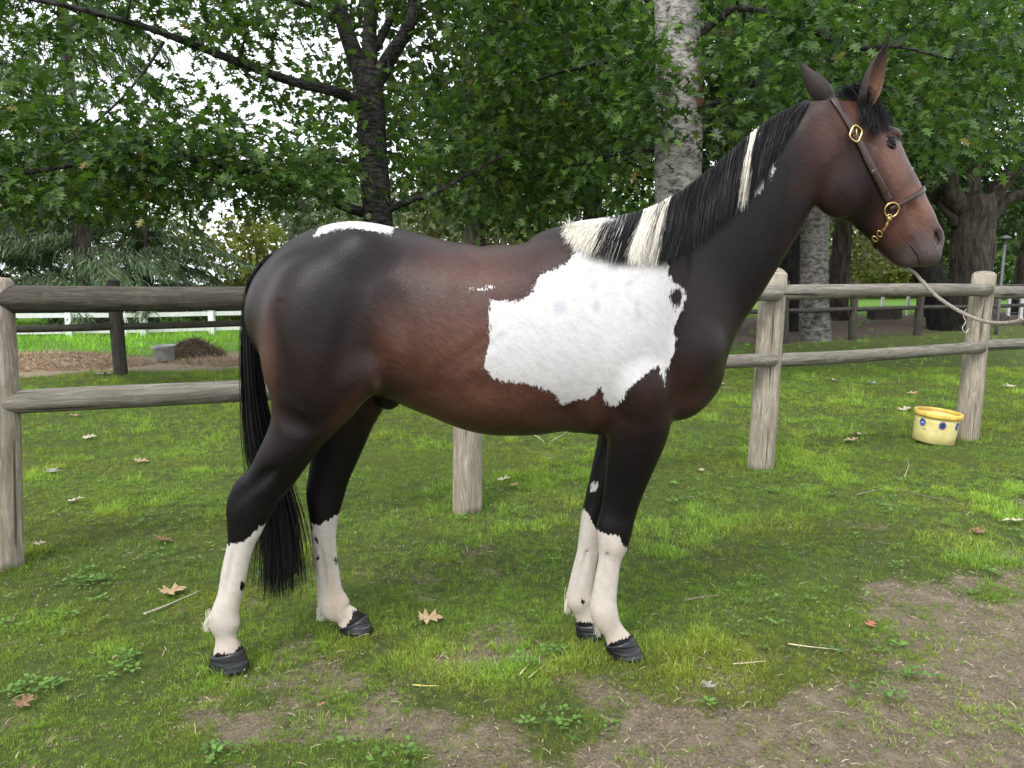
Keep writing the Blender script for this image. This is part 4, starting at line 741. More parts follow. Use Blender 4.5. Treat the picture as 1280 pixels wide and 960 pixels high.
def surface_nets(f):
    s = f < 0
    nx, ny, nz = f.shape
    cnt = np.zeros((nx-1, ny-1, nz-1), np.int8)
    cs = [(a, b, c) for a in (0, 1) for b in (0, 1) for c in (0, 1)]
    for a, b, c in cs: cnt += s[a:nx-1+a, b:ny-1+b, c:nz-1+c]
    act = np.argwhere((cnt > 0) & (cnt < 8)); idx = np.full(cnt.shape, -1, np.int32); idx[tuple(act.T)] = np.arange(len(act))
    val = np.stack([f[act[:, 0]+a, act[:, 1]+b, act[:, 2]+c] for a, b, c in cs], 1)
    pos = np.zeros((len(act), 3)); num = np.zeros(len(act))
    for i in range(8):
        for j in range(i+1, 8):
            d = np.abs(np.array(cs[i])-np.array(cs[j]))
            if d.sum() != 1: continue
            a, b = val[:, i], val[:, j]; m = (a < 0) != (b < 0)
            t = np.where(m, a/np.where(m, a-b, 1), 0)[:, None]
            pos += m[:, None]*(np.array(cs[i])*(1-t)+np.array(cs[j])*t); num += m
    V = act+pos/num[:, None]
    Q = []
    for ax in range(3):
        o1, o2 = [(1, 2), (2, 0), (0, 1)][ax]
        e = np.argwhere(s != np.roll(s, -1, ax)); e = e[(e[:, ax] < f.shape[ax]-1) & (e[:, o1] > 0) & (e[:, o2] > 0) & (e[:, o1] < f.shape[o1]-1) & (e[:, o2] < f.shape[o2]-1)]
        q = []
        for d1, d2 in ((0, 0), (-1, 0), (-1, -1), (0, -1)):
            c = e.copy(); c[:, o1] += d1; c[:, o2] += d2; q.append(idx[tuple(c.T)])
        q = np.stack(q, 1); flip = ~s[tuple(e.T)]; q[flip] = q[flip][:, ::-1]; Q.append(q)
    return V, np.concatenate(Q)
HV, HF = surface_nets(FIELD); HV = G0+HV*VX
del FIELD
# light smoothing of the net
ed = np.unique(np.sort(np.concatenate([HF[:, [0, 1]], HF[:, [1, 2]], HF[:, [2, 3]], HF[:, [3, 0]]]), axis=1), axis=0)
deg = np.bincount(ed.ravel(), minlength=len(HV)).astype(float)[:, None]
def smooth_once(V, f):
    S = np.stack([np.bincount(ed[:, 0], V[ed[:, 1], c], len(V))+np.bincount(ed[:, 1], V[ed[:, 0], c], len(V)) for c in range(3)], 1)/np.maximum(deg, 1)
    return V+f*(S-V)
for it in range(12): HV = smooth_once(smooth_once(HV, 0.55), -0.5)
HBVH = BVHTree.FromPolygons([tuple(v) for v in HV], [tuple(int(i) for i in q) for q in HF])
CAMV = Vector((0, 0, CAM_Z))
def hit(px, py, off=0.0):
    """where the ray of a photo pixel meets the horse"""
    d = Vector(P(px, py, 2.0))-CAMV; d.normalize()
    l, n, i, t = HBVH.ray_cast(CAMV, d)
    if l is None: return None, None
    return np.array(l)+np.array(n)*off, np.array(n)
def snap(p, off=0.0):
    l, n, i, d = HBVH.find_nearest(Vector(p)); return np.array(l)+np.array(n)*off, np.array(n)

# -- coat: signed distances (in photo pixels as seen from the side) to the coloured areas, mirrored onto the off side
def poly_sd(pts, q):
    pts = np.asarray(pts, float); n = len(pts); d = np.full(len(q), 1e9); ins = np.zeros(len(q), bool)
    for i in range(n):
        a, b = pts[i], pts[(i+1) % n]; e = b-a; w = q-a
        t = np.clip((w@e)/max(e@e, 1e-9), 0, 1); d = np.minimum(d, np.linalg.norm(w-t[:, None]*e, axis=1))
        c = (a[1] > q[:, 1]) != (b[1] > q[:, 1]); xx = a[0]+(q[:, 1]-a[1])*(b[0]-a[0])/(b[1]-a[1] if abs(b[1]-a[1]) > 1e-9 else 1e-9)
        ins ^= c & (q[:, 0] < xx)
    return np.where(ins, d, -d)
near = HV.copy(); fy = near[:, 1] > MID; near[fy, 1] = 2*MID-near[fy, 1]
q = PIX(near); qr = PIX(HV)
W = poly_sd([(613, 374), (630, 377), (648, 376), (660, 370), (667, 363), (670, 352), (678, 342), (690, 338), (701, 333), (712, 326), (718, 316), (716, 296), (712, 280), (760, 250), (833, 240), (834, 327), (836, 340), (840, 351), (854, 362), (858, 372), (850, 393),
             (844, 406), (845, 428), (842, 445), (834, 460), (831, 482), (827, 470), (824, 457), (808, 466), (796, 477), (786, 487), (778, 500), (769, 509), (757, 504), (753, 492), (750, 483), (745, 492), (738, 497), (722, 500), (703, 507), (697, 497), (691, 490),
             (675, 485), (658, 479), (640, 478), (628, 477), (615, 470), (606, 461), (607, 449), (613, 424), (612, 395)], q)
def ell(cx, cy, rx, ry, qq=q, ang=0):
    a = math.radians(ang); dx, dy = qq[:, 0]-cx, qq[:, 1]-cy; x, y = dx*math.cos(a)+dy*math.sin(a), -dx*math.sin(a)+dy*math.cos(a)
    return (1-np.sqrt((x/rx)**2+(y/ry)**2))*min(rx, ry)
W = np.minimum(W, -ell(846, 372, 7, 13))
Wc = poly_sd([(392, 296), (415, 262), (460, 255), (496, 270), (493, 285), (489, 293), (480, 291), (466, 289), (450, 287), (436, 285), (418, 288), (405, 292)], q)
W = np.maximum(W, Wc)
for e in ((601, 362, 10, 2.6), (612, 359, 5, 1.5)): W = np.maximum(W, ell(*e)-1.0)
onneck = HV[:, 0] > 0.7
W = np.maximum(W, np.where(onneck, ell(966, 212, 3.5, 9, qr, 12), -99)); W = np.maximum(W, np.where(onneck & (HV[:, 1] < MID), ell(944, 225, 10, 18, qr), -99))
W = np.where(HV[:, 2] < 0.62, -99, W)
# white stockings, leg by leg
def leg_white(sel, line):
    line = np.array(line, float); yb = np.interp(qr[:, 0], line[:, 0], line[:, 1]); return np.where(sel, qr[:, 1]-yb, -99)
low = HV[:, 2] < 0.75; nearside = HV[:, 1] < 2.80; hind = HV[:, 0] < -0.3
W = np.maximum(W, leg_white(low & hind & nearside, [(270, 683), (284, 681), (300, 678), (312, 671), (322, 661), (331, 655), (345, 645)]))
W = np.maximum(W, leg_white(low & hind & ~nearside, [(380, 654), (390, 655), (400, 657), (405, 652), (415, 648), (424, 642)]))
nf = HV[:, 1] < 2.81
W = np.maximum(W, leg_white(low & ~hind & nf, [(740, 660), (752, 665), (765, 668), (775, 672), (779, 681), (790, 690)]))
W = np.maximum(W, leg_white(low & ~hind & ~nf, [(715, 632), (727, 634), (735, 641), (741, 655), (748, 668)]))
for cx, cy, rx, ry, sel in ((303, 732, 2.6, 6, nearside & hind), (397, 698, 2.2, 6, ~nearside & hind), (394, 674, 1.8, 3.5, ~nearside & hind), (421, 700, 1.5, 2.5, ~nearside & hind), (728, 752, 2.5, 3.5, ~nf & ~hind), (388, 652, 3, 9, ~nearside & hind)):
    W = np.where(sel & low, np.minimum(W, -ell(cx, cy, rx, ry, qr)), W)
W = np.maximum(W, np.where(~nf & ~hind & low, ell(743, 609, 4.5, 8, qr, 20), -99))     # chestnut inside the far fore leg: pale horn
# dark hair ring above the hooves
def crown_dark(sel, ln):
    ln = np.array(ln, float); return np.where(sel & (HV[:, 2] < 0.3), qr[:, 1]-np.interp(qr[:, 0], ln[:, 0], ln[:, 1]), -99)
W = np.minimum(W, -crown_dark(hind & nearside, [(258, 828), (266, 821), (272, 816), (290, 817), (298, 810), (306, 804)]))
W = np.minimum(W, -crown_dark(hind & ~nearside, [(420, 799), (432, 783), (440, 772), (437, 764), (455, 760)]))
W = np.minimum(W, -crown_dark(~hind & nf, [(750, 812), (760, 806), (775, 800), (790, 793)]))
W = np.minimum(W, -crown_dark(~hind & ~nf, [(712, 782), (725, 777), (740, 779), (760, 779)]))
def gau(cx, cy, sx, sy, qq=q, ang=0):
    a = math.radians(ang); dx, dy = qq[:, 0]-cx, qq[:, 1]-cy; x, y = dx*math.cos(a)+dy*math.sin(a), -dx*math.sin(a)+dy*math.cos(a)
    return np.exp(-0.5*((x/sx)**2+(y/sy)**2))
tan = np.zeros(len(HV))
for w, a in ((0.72, (498, 430, 40, 62)), (0.74, (575, 430, 95, 75)), (0.62, (585, 345, 90, 36)), (0.80, (600, 500, 100, 34)), (0.6, (680, 522, 70, 18)), (0.65, (740, 510, 24, 26)), (0.75, (333, 445, 13, 55)), (0.35, (350, 385, 22, 40)),
             (0.62, (440, 505, 40, 11, q, -48)), (0.28, (410, 440, 50, 40)), (0.50, (860, 485, 34, 38)), (0.25, (880, 400, 30, 50)), (0.34, (690, 318, 60, 14)), (0.25, (845, 360, 30, 24)), (0.40, (456, 545, 10, 40)), (0.25, (810, 490, 25, 25))):
    tan = np.maximum(tan, w*gau(*a))
hd = HV[:, 0] > 0.95
for w, a in ((1.0, (1148, 258, 22, 36, qr, -22)), (0.95, (1117, 205, 20, 38, qr, -22)), (0.75, (1100, 168, 26, 22, qr)), (0.72, (1122, 285, 24, 26, qr)), (0.42, (1045, 215, 30, 45, qr)), (0.52, (1035, 175, 24, 42, qr)), (0.6, (1062, 142, 24, 25, qr))):
    tan = np.where(hd, np.maximum(tan, w*gau(*a)), tan)
blk = np.zeros(len(HV))                                     # black points and black hair
blk = np.maximum(blk, sstep(1.02, 0.66, HV[:, 2])*np.where(np.abs(HV[:, 0]+.05) < .38, sstep(.82, .70, HV[:, 2]), 1))
blk = np.maximum(blk, 0.90*np.maximum(gau(425, 325, 75, 55), 0.85*gau(405, 400, 60, 100)))
blk = np.maximum(blk, 0.78*np.where(hd, 0, np.maximum(gau(930, 320, 100, 100), .75*gau(870, 440, 45, 70))))
blk = np.maximum(blk, np.where(hd, np.maximum(0.9*gau(1040, 278, 40, 10, qr, 22), 0.6*gau(1062, 232, 28, 34, qr)), 0))
blk = np.maximum(blk, np.where(hd, 0.7*gau(1120, 155, 12, 6, qr), 0)); blk = np.maximum(blk, sstep(1.5, .7, np.hypot((q[:, 0]-484)/19, (q[:, 1]-499)/16))*(np.abs(HV[:, 1]-MID) < .085)*(q[:, 1] > 480))
mz = np.where(hd, np.maximum(gau(1166, 314, 17, 15, qr), 0.85*gau(1140, 325, 14, 13, qr)), 0)      # greyish skin of the muzzle
grey = np.zeros(len(HV))
for e in ((700, 385, 8, 9), (798, 394, 5, 8), (787, 353, 7, 5), (738, 339, 5, 4), (746, 383, 6, 6), (742, 358, 5, 6), (797, 380, 4, 5)):
    grey = np.maximum(grey, sstep(-2, 3, ell(*e))*0.8)
pink = np.where(hd, 0, .35*gau(472, 480, 4, 6))
hm = make_mesh('horse', HV, [HF], True, dict(white=W, tan=tan, blk=blk, muz=mz, grey=grey, pink=pink))

def coat():
    k = N('horse_coat'); c = k.coord('Object')
    edge = k.math('SUBTRACT', k.noise(k.coord('Object', (1, 1, .28)), 120, 3, .7), 0.5); edge2 = k.math('SUBTRACT', k.noise(c, 22, 2), 0.5)
    w = k.math('ADD', k.attr('white'), k.math('ADD', k.math('MULTIPLY', edge, 15.0), k.math('MULTIPLY', edge2, 5.0)))
    wm = k.step(w, -0.6, 0.9)
    rot = k.coord('Object'); rot.node.inputs['Rotation'].default_value = (0, math.radians(-37), 0); st = k.new('Mapping'); k.t.links.new(rot, st.inputs[0]); st.inputs['Scale'].default_value = (.14, 1, 1); hair = k.noise(st.outputs[0], 380, 3, .6); st2 = k.new('Mapping'); k.t.links.new(rot, st2.inputs[0]); st2.inputs['Scale'].default_value = (.35, 1, 1); clump = k.noise(st2.outputs[0], 55, 3, .6); big = k.noise(c, 9, 3, .55)
    tn = k.math('ADD', k.math('ADD', k.attr('tan'), k.math('MULTIPLY', k.math('SUBTRACT', clump, 0.5), 0.22)), k.math('MULTIPLY', k.math('SUBTRACT', big, 0.5), 0.25), True)
    col = k.ramp(tn, [(0.0, (.0090, .0062, .0060)), (0.35, (.031, .0142, .0112)), (0.7, (.084, .0365, .0255)), (1.0, (.160, .078, .048))])
    col = k.mix(k.attr('blk'), col, (.0042, .0039, .0046)); col = k.mix(k.math('MULTIPLY', k.attr('muz'), .85), col, (.105, .088, .084))
    col = k.mix(k.math('MULTIPLY', k.attr('pink'), .7), col, (.30, .19, .14))
    st3 = k.new('Mapping'); k.t.links.new(rot, st3.inputs[0]); st3.inputs['Scale'].default_value = (.16, 1, 1); streak = k.noise(st3.outputs[0], 150, 4, .7); col = k.mix(1.0, col, k.ramp(streak, [(.25, (.62, .62, .64)), (.5, (1, 1, 1)), (.75, (1.45, 1.40, 1.36))]), 'MULTIPLY')
    wh = k.ramp(clump, [(0.2, (.455, .448, .438)), (0.6, (.54, .538, .535))]); wh = k.mix(k.attr('grey'), wh, (.40, .41, .44))
    leg = k.new('SeparateXYZ'); k.t.links.new(k.coord('Object'), leg.inputs[0])
    stain = k.math('MULTIPLY', k.step(leg.outputs[2], .62, .35), k.step(k.noise(k.coord('Object', (1, 1, .3)), 18, 4, .65), .42, .72))
    wh = k.mix(k.step(leg.outputs[2], .66, .56), wh, (.93, .865, .79), 'MULTIPLY'); wh = k.mix(k.math('MULTIPLY', stain, .65), wh, (.42, .325, .24)); wh = k.mix(k.math('MULTIPLY', k.step(leg.outputs[2], .30, .10), .30), wh, (.36, .28, .20))
    col = k.mix(wm, col, wh)
    h = k.math('ADD', k.math('ADD', k.math('MULTIPLY', hair, .5), k.math('MULTIPLY', streak, .5)), k.math('MULTIPLY', clump, k.math('ADD', k.math('MULTIPLY', wm, .30), .12)))
    rough = k.math('ADD', k.math('MULTIPLY', wm, .25), k.math('ADD', k.math('MULTIPLY', hair, .16), .28))
    m = k.fin(col, rough, k.bump(h, 0.5, 0.004), k.math('ADD', k.math('MULTIPLY', k.attr('tan'), .12), .19), None, 0.0)
    k.b.inputs['Sheen Roughness'].default_value = 0.45
    return m
M_coat = coat(); hm.materials.append(M_coat)
horse = obj('horse', hm, None, 'dark bay and white pinto horse standing side-on in a leather halter', 'horse')

# -- ears: open leaf-shaped cups
def ear(name, base, tip, face, w, depth, seed):
    base, tip, face = map(lambda a: np.asarray(a, float), (base, tip, face))
    ax = tip-base; L = np.linalg.norm(ax); ax /= L; f = face-ax*np.dot(face, ax); f /= np.linalg.norm(f); s = np.cross(ax, f)
    T = np.linspace(-0.36, 1, 24); U = np.linspace(-1, 1, 17)
    prof = np.interp(T, [-.36, 0, .15, .35, .55, .75, .9, 1], [.22, .80, .96, 1.0, .86, .56, .24, .03])
    op = np.interp(T, [-.36, 0.05, .3, .6, 1], [2.9, 2.15, 1.75, 1.45, 1.1])
    bend = 0.10*L*np.sin(np.clip(T, 0, 1)*1.6); sink = np.clip(-T, 0, 1)[:, None, None]*np.array([.06, .16, 0])*(1 if base[1] < MID else -1)
    def sheet(shr):
        A = U[None]*op[:, None]; r = w*prof*shr
        return (base+ax*(T*L*(0.985 if shr < 1 else 1))[:, None])[:, None]+(r[:, None]*np.sin(A))[..., None]*s-((r*depth)[:, None]*np.cos(A))[..., None]*f+(bend[:, None, None]*f*0.35)+sink
    o_, i_ = sheet(1.0), sheet(0.86); m, n = len(T), len(U)
    V = np.vstack([o_.reshape(-1, 3), i_.reshape(-1, 3)]); a, b = np.meshgrid(np.arange(m-1), np.arange(n-1), indexing='ij')
    F = np.stack([a*n+b, a*n+b+1, (a+1)*n+b+1, (a+1)*n+b], -1).reshape(-1, 4); off = m*n; e = np.arange(m-1)
    r1 = np.stack([e*n, (e+1)*n, (e+1)*n+off, e*n+off], 1); r2 = np.stack([e*n+n-1, e*n+n-1+off, (e+1)*n+n-1+off, (e+1)*n+n-1], 1)
    e = np.arange(n-1); r3 = np.stack([(m-1)*n+e, (m-1)*n+e+1, (m-1)*n+e+1+off, (m-1)*n+e+off], 1)
    inner = np.concatenate([np.zeros(off), np.ones(off)])
    return make_mesh(name, V, [F, F[:, ::-1]+off, r1, r2, r3], True, dict(inner=inner, tt=np.tile(np.repeat(T, n), 2)), [M_ear])
k = N('ear_hair'); cc = k.coord('Object'); nz = k.noise(cc, 260, 3, .7); inn = k.math('MULTIPLY', k.attr('inner'), k.step(k.attr('tt'), 0.95, 0.1))
M_ear = k.fin(k.mix(inn, k.ramp(nz, [(.3, (.014, .011, .011)), (.7, (.034, .022, .019))]), k.ramp(nz, [(.3, (.07, .032, .016)), (.7, (.22, .11, .055))])), 0.6, k.bump(nz, .6, .003), 0.3)
obj('ear', ear('ear_near', P(1084, 124, MID-.045), P(1110, 49, MID-.055), (0.50, -0.85, 0.05), .043, .80, 1), horse)
obj('ear', ear('ear_far', P(1034, 126, MID+.13), P(1000, 79, MID+.15), (0.80, 0.52, 0.2), .039, .85, 2), horse)

# -- eyes with lids
k = N('horse_eye'); M_eye = k.fin((.004, .0035, .0035), .07, None, .16)
M_lid = plain('eyelid_skin', (.030, .019, .015), .45, 0, .3, 200, .4, .001)
def eye(px, py):
    p, n = hit(px, py); d = nrm(np.array([0.45, -0.89, 0.0]))
    c = p-n*0.0215
    a, b = np.meshgrid(np.linspace(0, np.pi, 15), np.linspace(0, 2*np.pi, 24, endpoint=False), indexing='ij')
    V = c+0.0340*np.stack([np.sin(a)*np.cos(b), np.sin(a)*np.sin(b), np.cos(a)], -1).reshape(-1, 3)
    i, j = np.meshgrid(np.arange(14), np.arange(24), indexing='ij'); j2 = (j+1) % 24
    o = obj('eye', make_mesh('eye', V, [np.stack([i*24+j, (i+1)*24+j, (i+1)*24+j2, i*24+j2], -1).reshape(-1, 4)], True, None, [M_eye]), horse)
    u = nrm(np.cross(n, [0, 0, 1.0])); u = u if u[0] > 0 else -u; w = nrm(np.cross(u, n)); w = w if w[2] > 0 else -w
    u2 = nrm(u*math.cos(.25)-w*math.sin(.25)); w2 = nrm(w*math.cos(.25)+u*math.sin(.25))
    t = np.linspace(0, 2*np.pi, 28)
    up = np.where(np.sin(t) > 0, .0180, .0160)
    ring = c+n*0.0262+(u2*(0.0370*np.cos(t))[:, None])+(w2*(up*np.sin(t))[:, None])-n*(0.0205*np.cos(t)**2)[:, None]
    v, f = tube(ring, np.where(np.sin(t) > 0, .0064, .0046), 8, False)
    obj('eyelid', make_mesh('eyelid', v, f, True, None, [M_lid]), horse)
eye(1115, 178)
# nostril and mouth: dark folds lying in the skin
M_skin = plain('nostril_skin', (.012, .010, .010), .5, 0, .4, 120, .3, .001)
pts = [hit(x, y)[0] for x, y in ((1166, 287), (1171, 290), (1174, 297), (1173, 304), (1168, 309))]
pts = [p_ for p_ in pts if p_ is not None]
if len(pts) > 3:
    v, f = tube(catmull(pts, 5), np.interp(np.linspace(0, 1, (len(pts)-1)*5+1), [0, .5, 1], [.002, .0065, .002]), 8); obj('nostril', make_mesh('nostril', v, f, True, None, [M_skin]), horse)
pts = [hit(x, y, -.0005)[0] for x, y in ((1137, 305), (1141, 311), (1146, 318), (1149, 325), (1150, 330))]
pts = [p_ for p_ in pts if p_ is not None]
if len(pts) > 3:
    v, f = tube(catmull(pts, 5), np.interp(np.linspace(0, 1, (len(pts)-1)*5+1), [0, .3, 1], [.0028, .0035, .0025]), 6); obj('mouth', make_mesh('mouth', v, f, True, None, [M_skin]), horse)

# -- hooves
def hoof_mat():
    k = N('dark_horn'); c = k.coord('Object', (1, 1, 1)); s = k.new('SeparateXYZ'); k.t.links.new(c, s.inputs[0])
    rings = k.noise(k.coord('Object', (4, 4, 95)), 1.0, 3, .6); f = k.noise(c, 30)
    col = k.mix(k.step(rings, .55, .72), (.007, .0075, .009), (.085, .095, .112)); col = k.mix(k.math('MULTIPLY', k.step(f, .55, .8), .45), col, (.06, .048, .036))
    return k.fin(col, .33, k.bump(rings, .8, .004), .5)
M_hoof = hoof_mat()
def hoof(cf, cr, tf, hb, Y, yaw=0.0, hw=.052):
    """coronet front/rear pixels, toe and heel pixels at the ground"""
    F0, R0 = P(*cf, Y), P(*cr, Y); T0, H0 = P(*tf, Y), P(*hb, Y)
    zmin = min(T0[2], H0[2]); T0[2] -= zmin; H0[2] -= zmin; T0[2] = max(0.0, min(T0[2], .004)); H0[2] = max(0.0, min(H0[2], .012))
    rings = []
    for t, wv in ((0.0, .90), (.06, 1.0), (.2, .965), (.4, 1.0), (.6, 1.03), (.8, 1.06), (.97, 1.10), (1.0, 1.07)):
        a, b = F0*(1-t)+T0*t, R0*(1-t)+H0*t
        a = a+(a-b)/np.linalg.norm(a-b)*0.003; b = b-(a-b)/np.linalg.norm(a-b)*0.003
        c = (a+b)/2; u = (a-b)/2; ang = np.linspace(0, 2*np.pi, 28, endpoint=False)
        w_ = hw*wv*(0.80+0.20*t); x = np.cos(ang); yv = np.sin(ang)*np.where(x < -.2, .93, 1.0); x = np.sign(x)*np.abs(x)**.9
        rings.append(c+x[:, None]*u+(yv*w_)[:, None]*np.array([math.sin(yaw), math.cos(yaw), 0]))
    V = np.concatenate(rings); m = len(rings); i, j = np.meshgrid(np.arange(m-1), np.arange(28), indexing='ij'); j2 = (j+1) % 28
    Fq = np.stack([i*28+j, (i+1)*28+j, (i+1)*28+j2, i*28+j2], -1).reshape(-1, 4)
    V = np.vstack([V, rings[0].mean(0), rings[-1].mean(0)]); jj = np.arange(28)
    c0 = np.stack([np.full(28, len(V)-2), jj, (jj+1) % 28], 1); c1 = np.stack([np.full(28, len(V)-1), (m-1)*28+(jj+1) % 28, (m-1)*28+jj], 1)
    obj('hoof', make_mesh('hoof', V, [Fq, c0, c1], True, None, [M_hoof]), horse)
hoof((303, 810), (264, 819), (312, 838), (262, 838), 2.635)
hoof((458, 768), (422, 785), (465, 792), (430, 799), 2.95)
hoof((791, 795), (756, 806), (805, 827), (762, 822), 2.73)
hoof((755, 774), (720, 781), (760, 800), (722, 801), 2.89)

# -- hair: tapered strands
def strands(paths, w0, w1, tint, name, mat, parent, seed=3):
    """paths (n,m,3) -> one mesh of thin ribbons, each turned its own way; tint (n,) per strand"""
    paths = np.asarray(paths, float); n, m, _ = paths.shape; r = np.random.default_rng(seed)
    T = nrm(np.gradient(paths, axis=1)); rv = nrm(r.normal(size=(n, 1, 3)))
    S = nrm(np.cross(T, rv)); t = np.linspace(0, 1, m)
    wd = (w0*(1-t)+w1*t)[None, :, None]*r.uniform(.6, 1.3, (n, 1, 1))
    V = np.stack([paths-S*wd, paths+S*wd], 2).reshape(-1, 3)
    i = np.arange(n)[:, None]*m*2+np.arange(m-1)[None]*2
    F = np.stack([i, i+1, i+3, i+2], -1).reshape(-1, 4)
    tv = np.repeat(tint, m*2); tl = np.tile(np.repeat(t, 2), n)
    o = obj(name, make_mesh(name, V, [F], True, dict(tint=tv, along=tl, rnd=np.repeat(r.uniform(size=n), m*2)), [mat]), parent)
    return o
def hair_mat():
    k = N('horse_hair'); d = k.mix(k.attr('rnd'), (.0035, .0035, .0045), (.012, .0115, .013)); w = k.mix(k.attr('rnd'), (.66, .61, .50), (.86, .84, .77))
    return k.fin(k.mix(k.attr('tint'), d, w), .45, None, .22)
M_hair = hair_mat()
r = np.random.default_rng(11)
crest = catmull([P(710, 283, MID), P(735, 277, MID), P(770, 271, MID), P(808, 262, MID), P(850, 240, MID), P(892, 208, MID), P(930, 175, MID), P(965, 147, MID), P(990, 135, MID), P(1010, 125, MID)], 12)
cl = np.concatenate([[0], np.cumsum(np.linalg.norm(np.diff(crest, axis=0), axis=1))]); cl /= cl[-1]
# lower edge of the mane on the near side, in pixels, against the position along the crest
low_edge = [(0.0, 712, 300), (0.06, 717, 312), (0.14, 735, 322), (0.24, 770, 330), (0.34, 800, 330), (0.42, 825, 330), (0.50, 848, 322), (0.58, 872, 307), (0.66, 898, 285), (0.74, 918, 266), (0.82, 936, 248), (0.88, 950, 230), (0.95, 972, 190), (1.0, 996, 150)]
le = np.array(low_edge)
nst = 12000; S = r.uniform(0, 1, nst); m = 6
root = np.stack([np.interp(S, cl, crest[:, c]) for c in range(3)], 1); root[:, 1] += r.normal(0, .012, nst); root[:, 2] += r.uniform(-.022, .006, nst)
ex, ey_ = np.interp(S, le[:, 0], le[:, 1])+r.normal(0, 2.5, nst), np.interp(S, le[:, 0], le[:, 2])+r.normal(0, 4.0, nst)-np.abs(r.normal(0, 4, nst))
ex += np.where(S < .13, r.normal(-2, 4.5, nst), 0); ey_ += np.where(S < .13, -np.abs(r.normal(0, 7, nst)), 0)
# how far each strand flops: near side mostly, a few over the off side
paths = np.zeros((nst, m, 3))
for i in range(nst):
    c0 = PIX(root[i:i+1])[0]; lay = r.uniform(.001, .016)
    for j in range(m):
        t = j/(m-1); px, py = c0[0]+(ex[i]-c0[0])*t, c0[1]+6+(ey_[i]-c0[1]-6)*t
        if j == 0: paths[i, 0] = root[i]; continue
        p_, n_ = hit(px, py)
        if p_ is None or p_[0] < -0.2: paths[i, j] = paths[i, j-1]+(paths[i, j-1]-paths[i, max(j-2, 0)])*0.9+np.array([0, 0, -.004])
        else: paths[i, j] = p_+n_*(lay+.010*math.sin(t*2.6)+.004)
paths += (r.normal(0, .0006, (nst, m, 3)).cumsum(1))*np.linspace(0, 1, m)[None, :, None]
for i_ in range(2): paths[:, 1:-1] = .5*paths[:, 1:-1]+.25*(paths[:, :-2]+paths[:, 2:])
px_ = PIX(root)[:, 0]+r.normal(0, 1.6, nst)
tint = ((px_ < 757) | ((px_ > 806) & (px_ < 838)) | ((px_ > 938) & (px_ < 947))).astype(float)
mixz = (px_ > 752) & (px_ < 790); tint = np.where(mixz & (r.uniform(size=nst) < np.interp(px_, [752, 765, 790], [.55, .18, .05])), 1.0, tint)
tint = np.where((px_ > 824) & (px_ < 832) & (r.uniform(size=nst) < .5), 0.0, tint)
strands(paths, .0007, .0002, tint, 'mane', M_hair, horse, 5)
# forelock
nst = 1500; m = 8; t = np.linspace(0, 1, m)
rt = P(1062, 111, MID+.03); rt = rt+r.normal(0, 1, (nst, 3))*np.array([.018, .030, .006])
tgt_px = np.stack([r.uniform(1078, 1122, nst), np.zeros(nst)], 1); tgt_px[:, 1] = np.interp(tgt_px[:, 0], [1078, 1100, 1122], [150, 164, 155])-np.abs(r.normal(0, 16, nst))+6
paths = np.zeros((nst, m, 3))
for i in range(nst):
    p_, n_ = hit(tgt_px[i, 0]-6, tgt_px[i, 1]+4)
    if p_ is None: p_, n_ = snap(P(tgt_px[i, 0], tgt_px[i, 1], MID+.05))
    e = p_+n_*r.uniform(.004, .022); c_ = (rt[i]+e)/2+np.array([.022, -.008, .030])*r.uniform(.5, 1.2)
    paths[i] = ((1-t)**2)[:, None]*rt[i]+(2*t*(1-t))[:, None]*c_+(t**2)[:, None]*e
paths += (r.normal(0, .0010, (nst, m, 3)).cumsum(1))*t[None, :, None]
strands(paths, .0008, .0002, np.zeros(nst), 'forelock', M_hair, horse, 6)
# tail
nst = 3600; m = 11; t = np.linspace(0, 1, m)
tp = catmull([P(350, 312, MID), P(323, 340, MID-.01), P(314, 400, MID-.02), P(316, 470, MID-.02), P(325, 540, MID+.01), P(340, 600, MID+.03), P(350, 660, MID+.05), P(353, 744, MID+.05)], 6)
tcl = np.concatenate([[0], np.cumsum(np.linalg.norm(np.diff(tp, axis=0), axis=1))]); tcl /= tcl[-1]
ln = np.clip(1-np.abs(r.normal(0, .16, nst)), .35, 1.0); st0 = r.uniform(0, .22, nst)
off = r.normal(0, 1, (nst, 2))
spread = np.interp(t, [0, .12, .4, .7, .9, 1.0], [.009, .012, .015, .032, .048, .054])
paths = np.zeros((nst, m, 3))
for c in range(3): paths[..., c] = np.interp(st0[:, None]+(ln-st0)[:, None]*t[None], tcl, tp[:, c])
sp_ = np.interp(st0[:, None]+(ln-st0)[:, None]*t[None], t, spread)
paths[..., 0] += off[:, 0:1]*sp_*.8; paths[..., 1] += off[:, 1:2]*sp_*1.15
paths[..., 0] += np.where(off[:, 0:1] < -2.0, -.02*t[None], 0)
paths += (r.normal(0, .0018, (nst, m, 3)).cumsum(1))*t[None, :, None]
strands(paths, .0012, .0005, np.zeros(nst), 'tail', M_hair, horse, 7)
# feather at the fetlocks
for (px, py, Y, dx, dy) in ((262, 778, 2.635, -4, 12), (400, 764, 2.95, 0, 13), (744, 774, 2.73, 5, 22), (711, 750, 2.89, -2, 18)):
    fp = []
    for i in range(150):
        a = P(px+r.normal(2, 3.0), py+r.normal(-5, 6), Y+r.normal(0, .012)); b = P(px+dx+r.normal(0, 2.4), py+dy*r.uniform(.2, 1.05), Y+r.normal(0, .008)); c_ = (a+b)/2+np.array([-.005, 0, .003])
        tt = np.linspace(0, 1, 5)[:, None]; fp.append((1-tt)**2*a+2*tt*(1-tt)*c_+tt**2*b)
    strands(fp, .0008, .0004, np.ones(len(fp))*.9, 'fetlock_hair', M_hair, horse, 8)['kind'] = 'stuff'
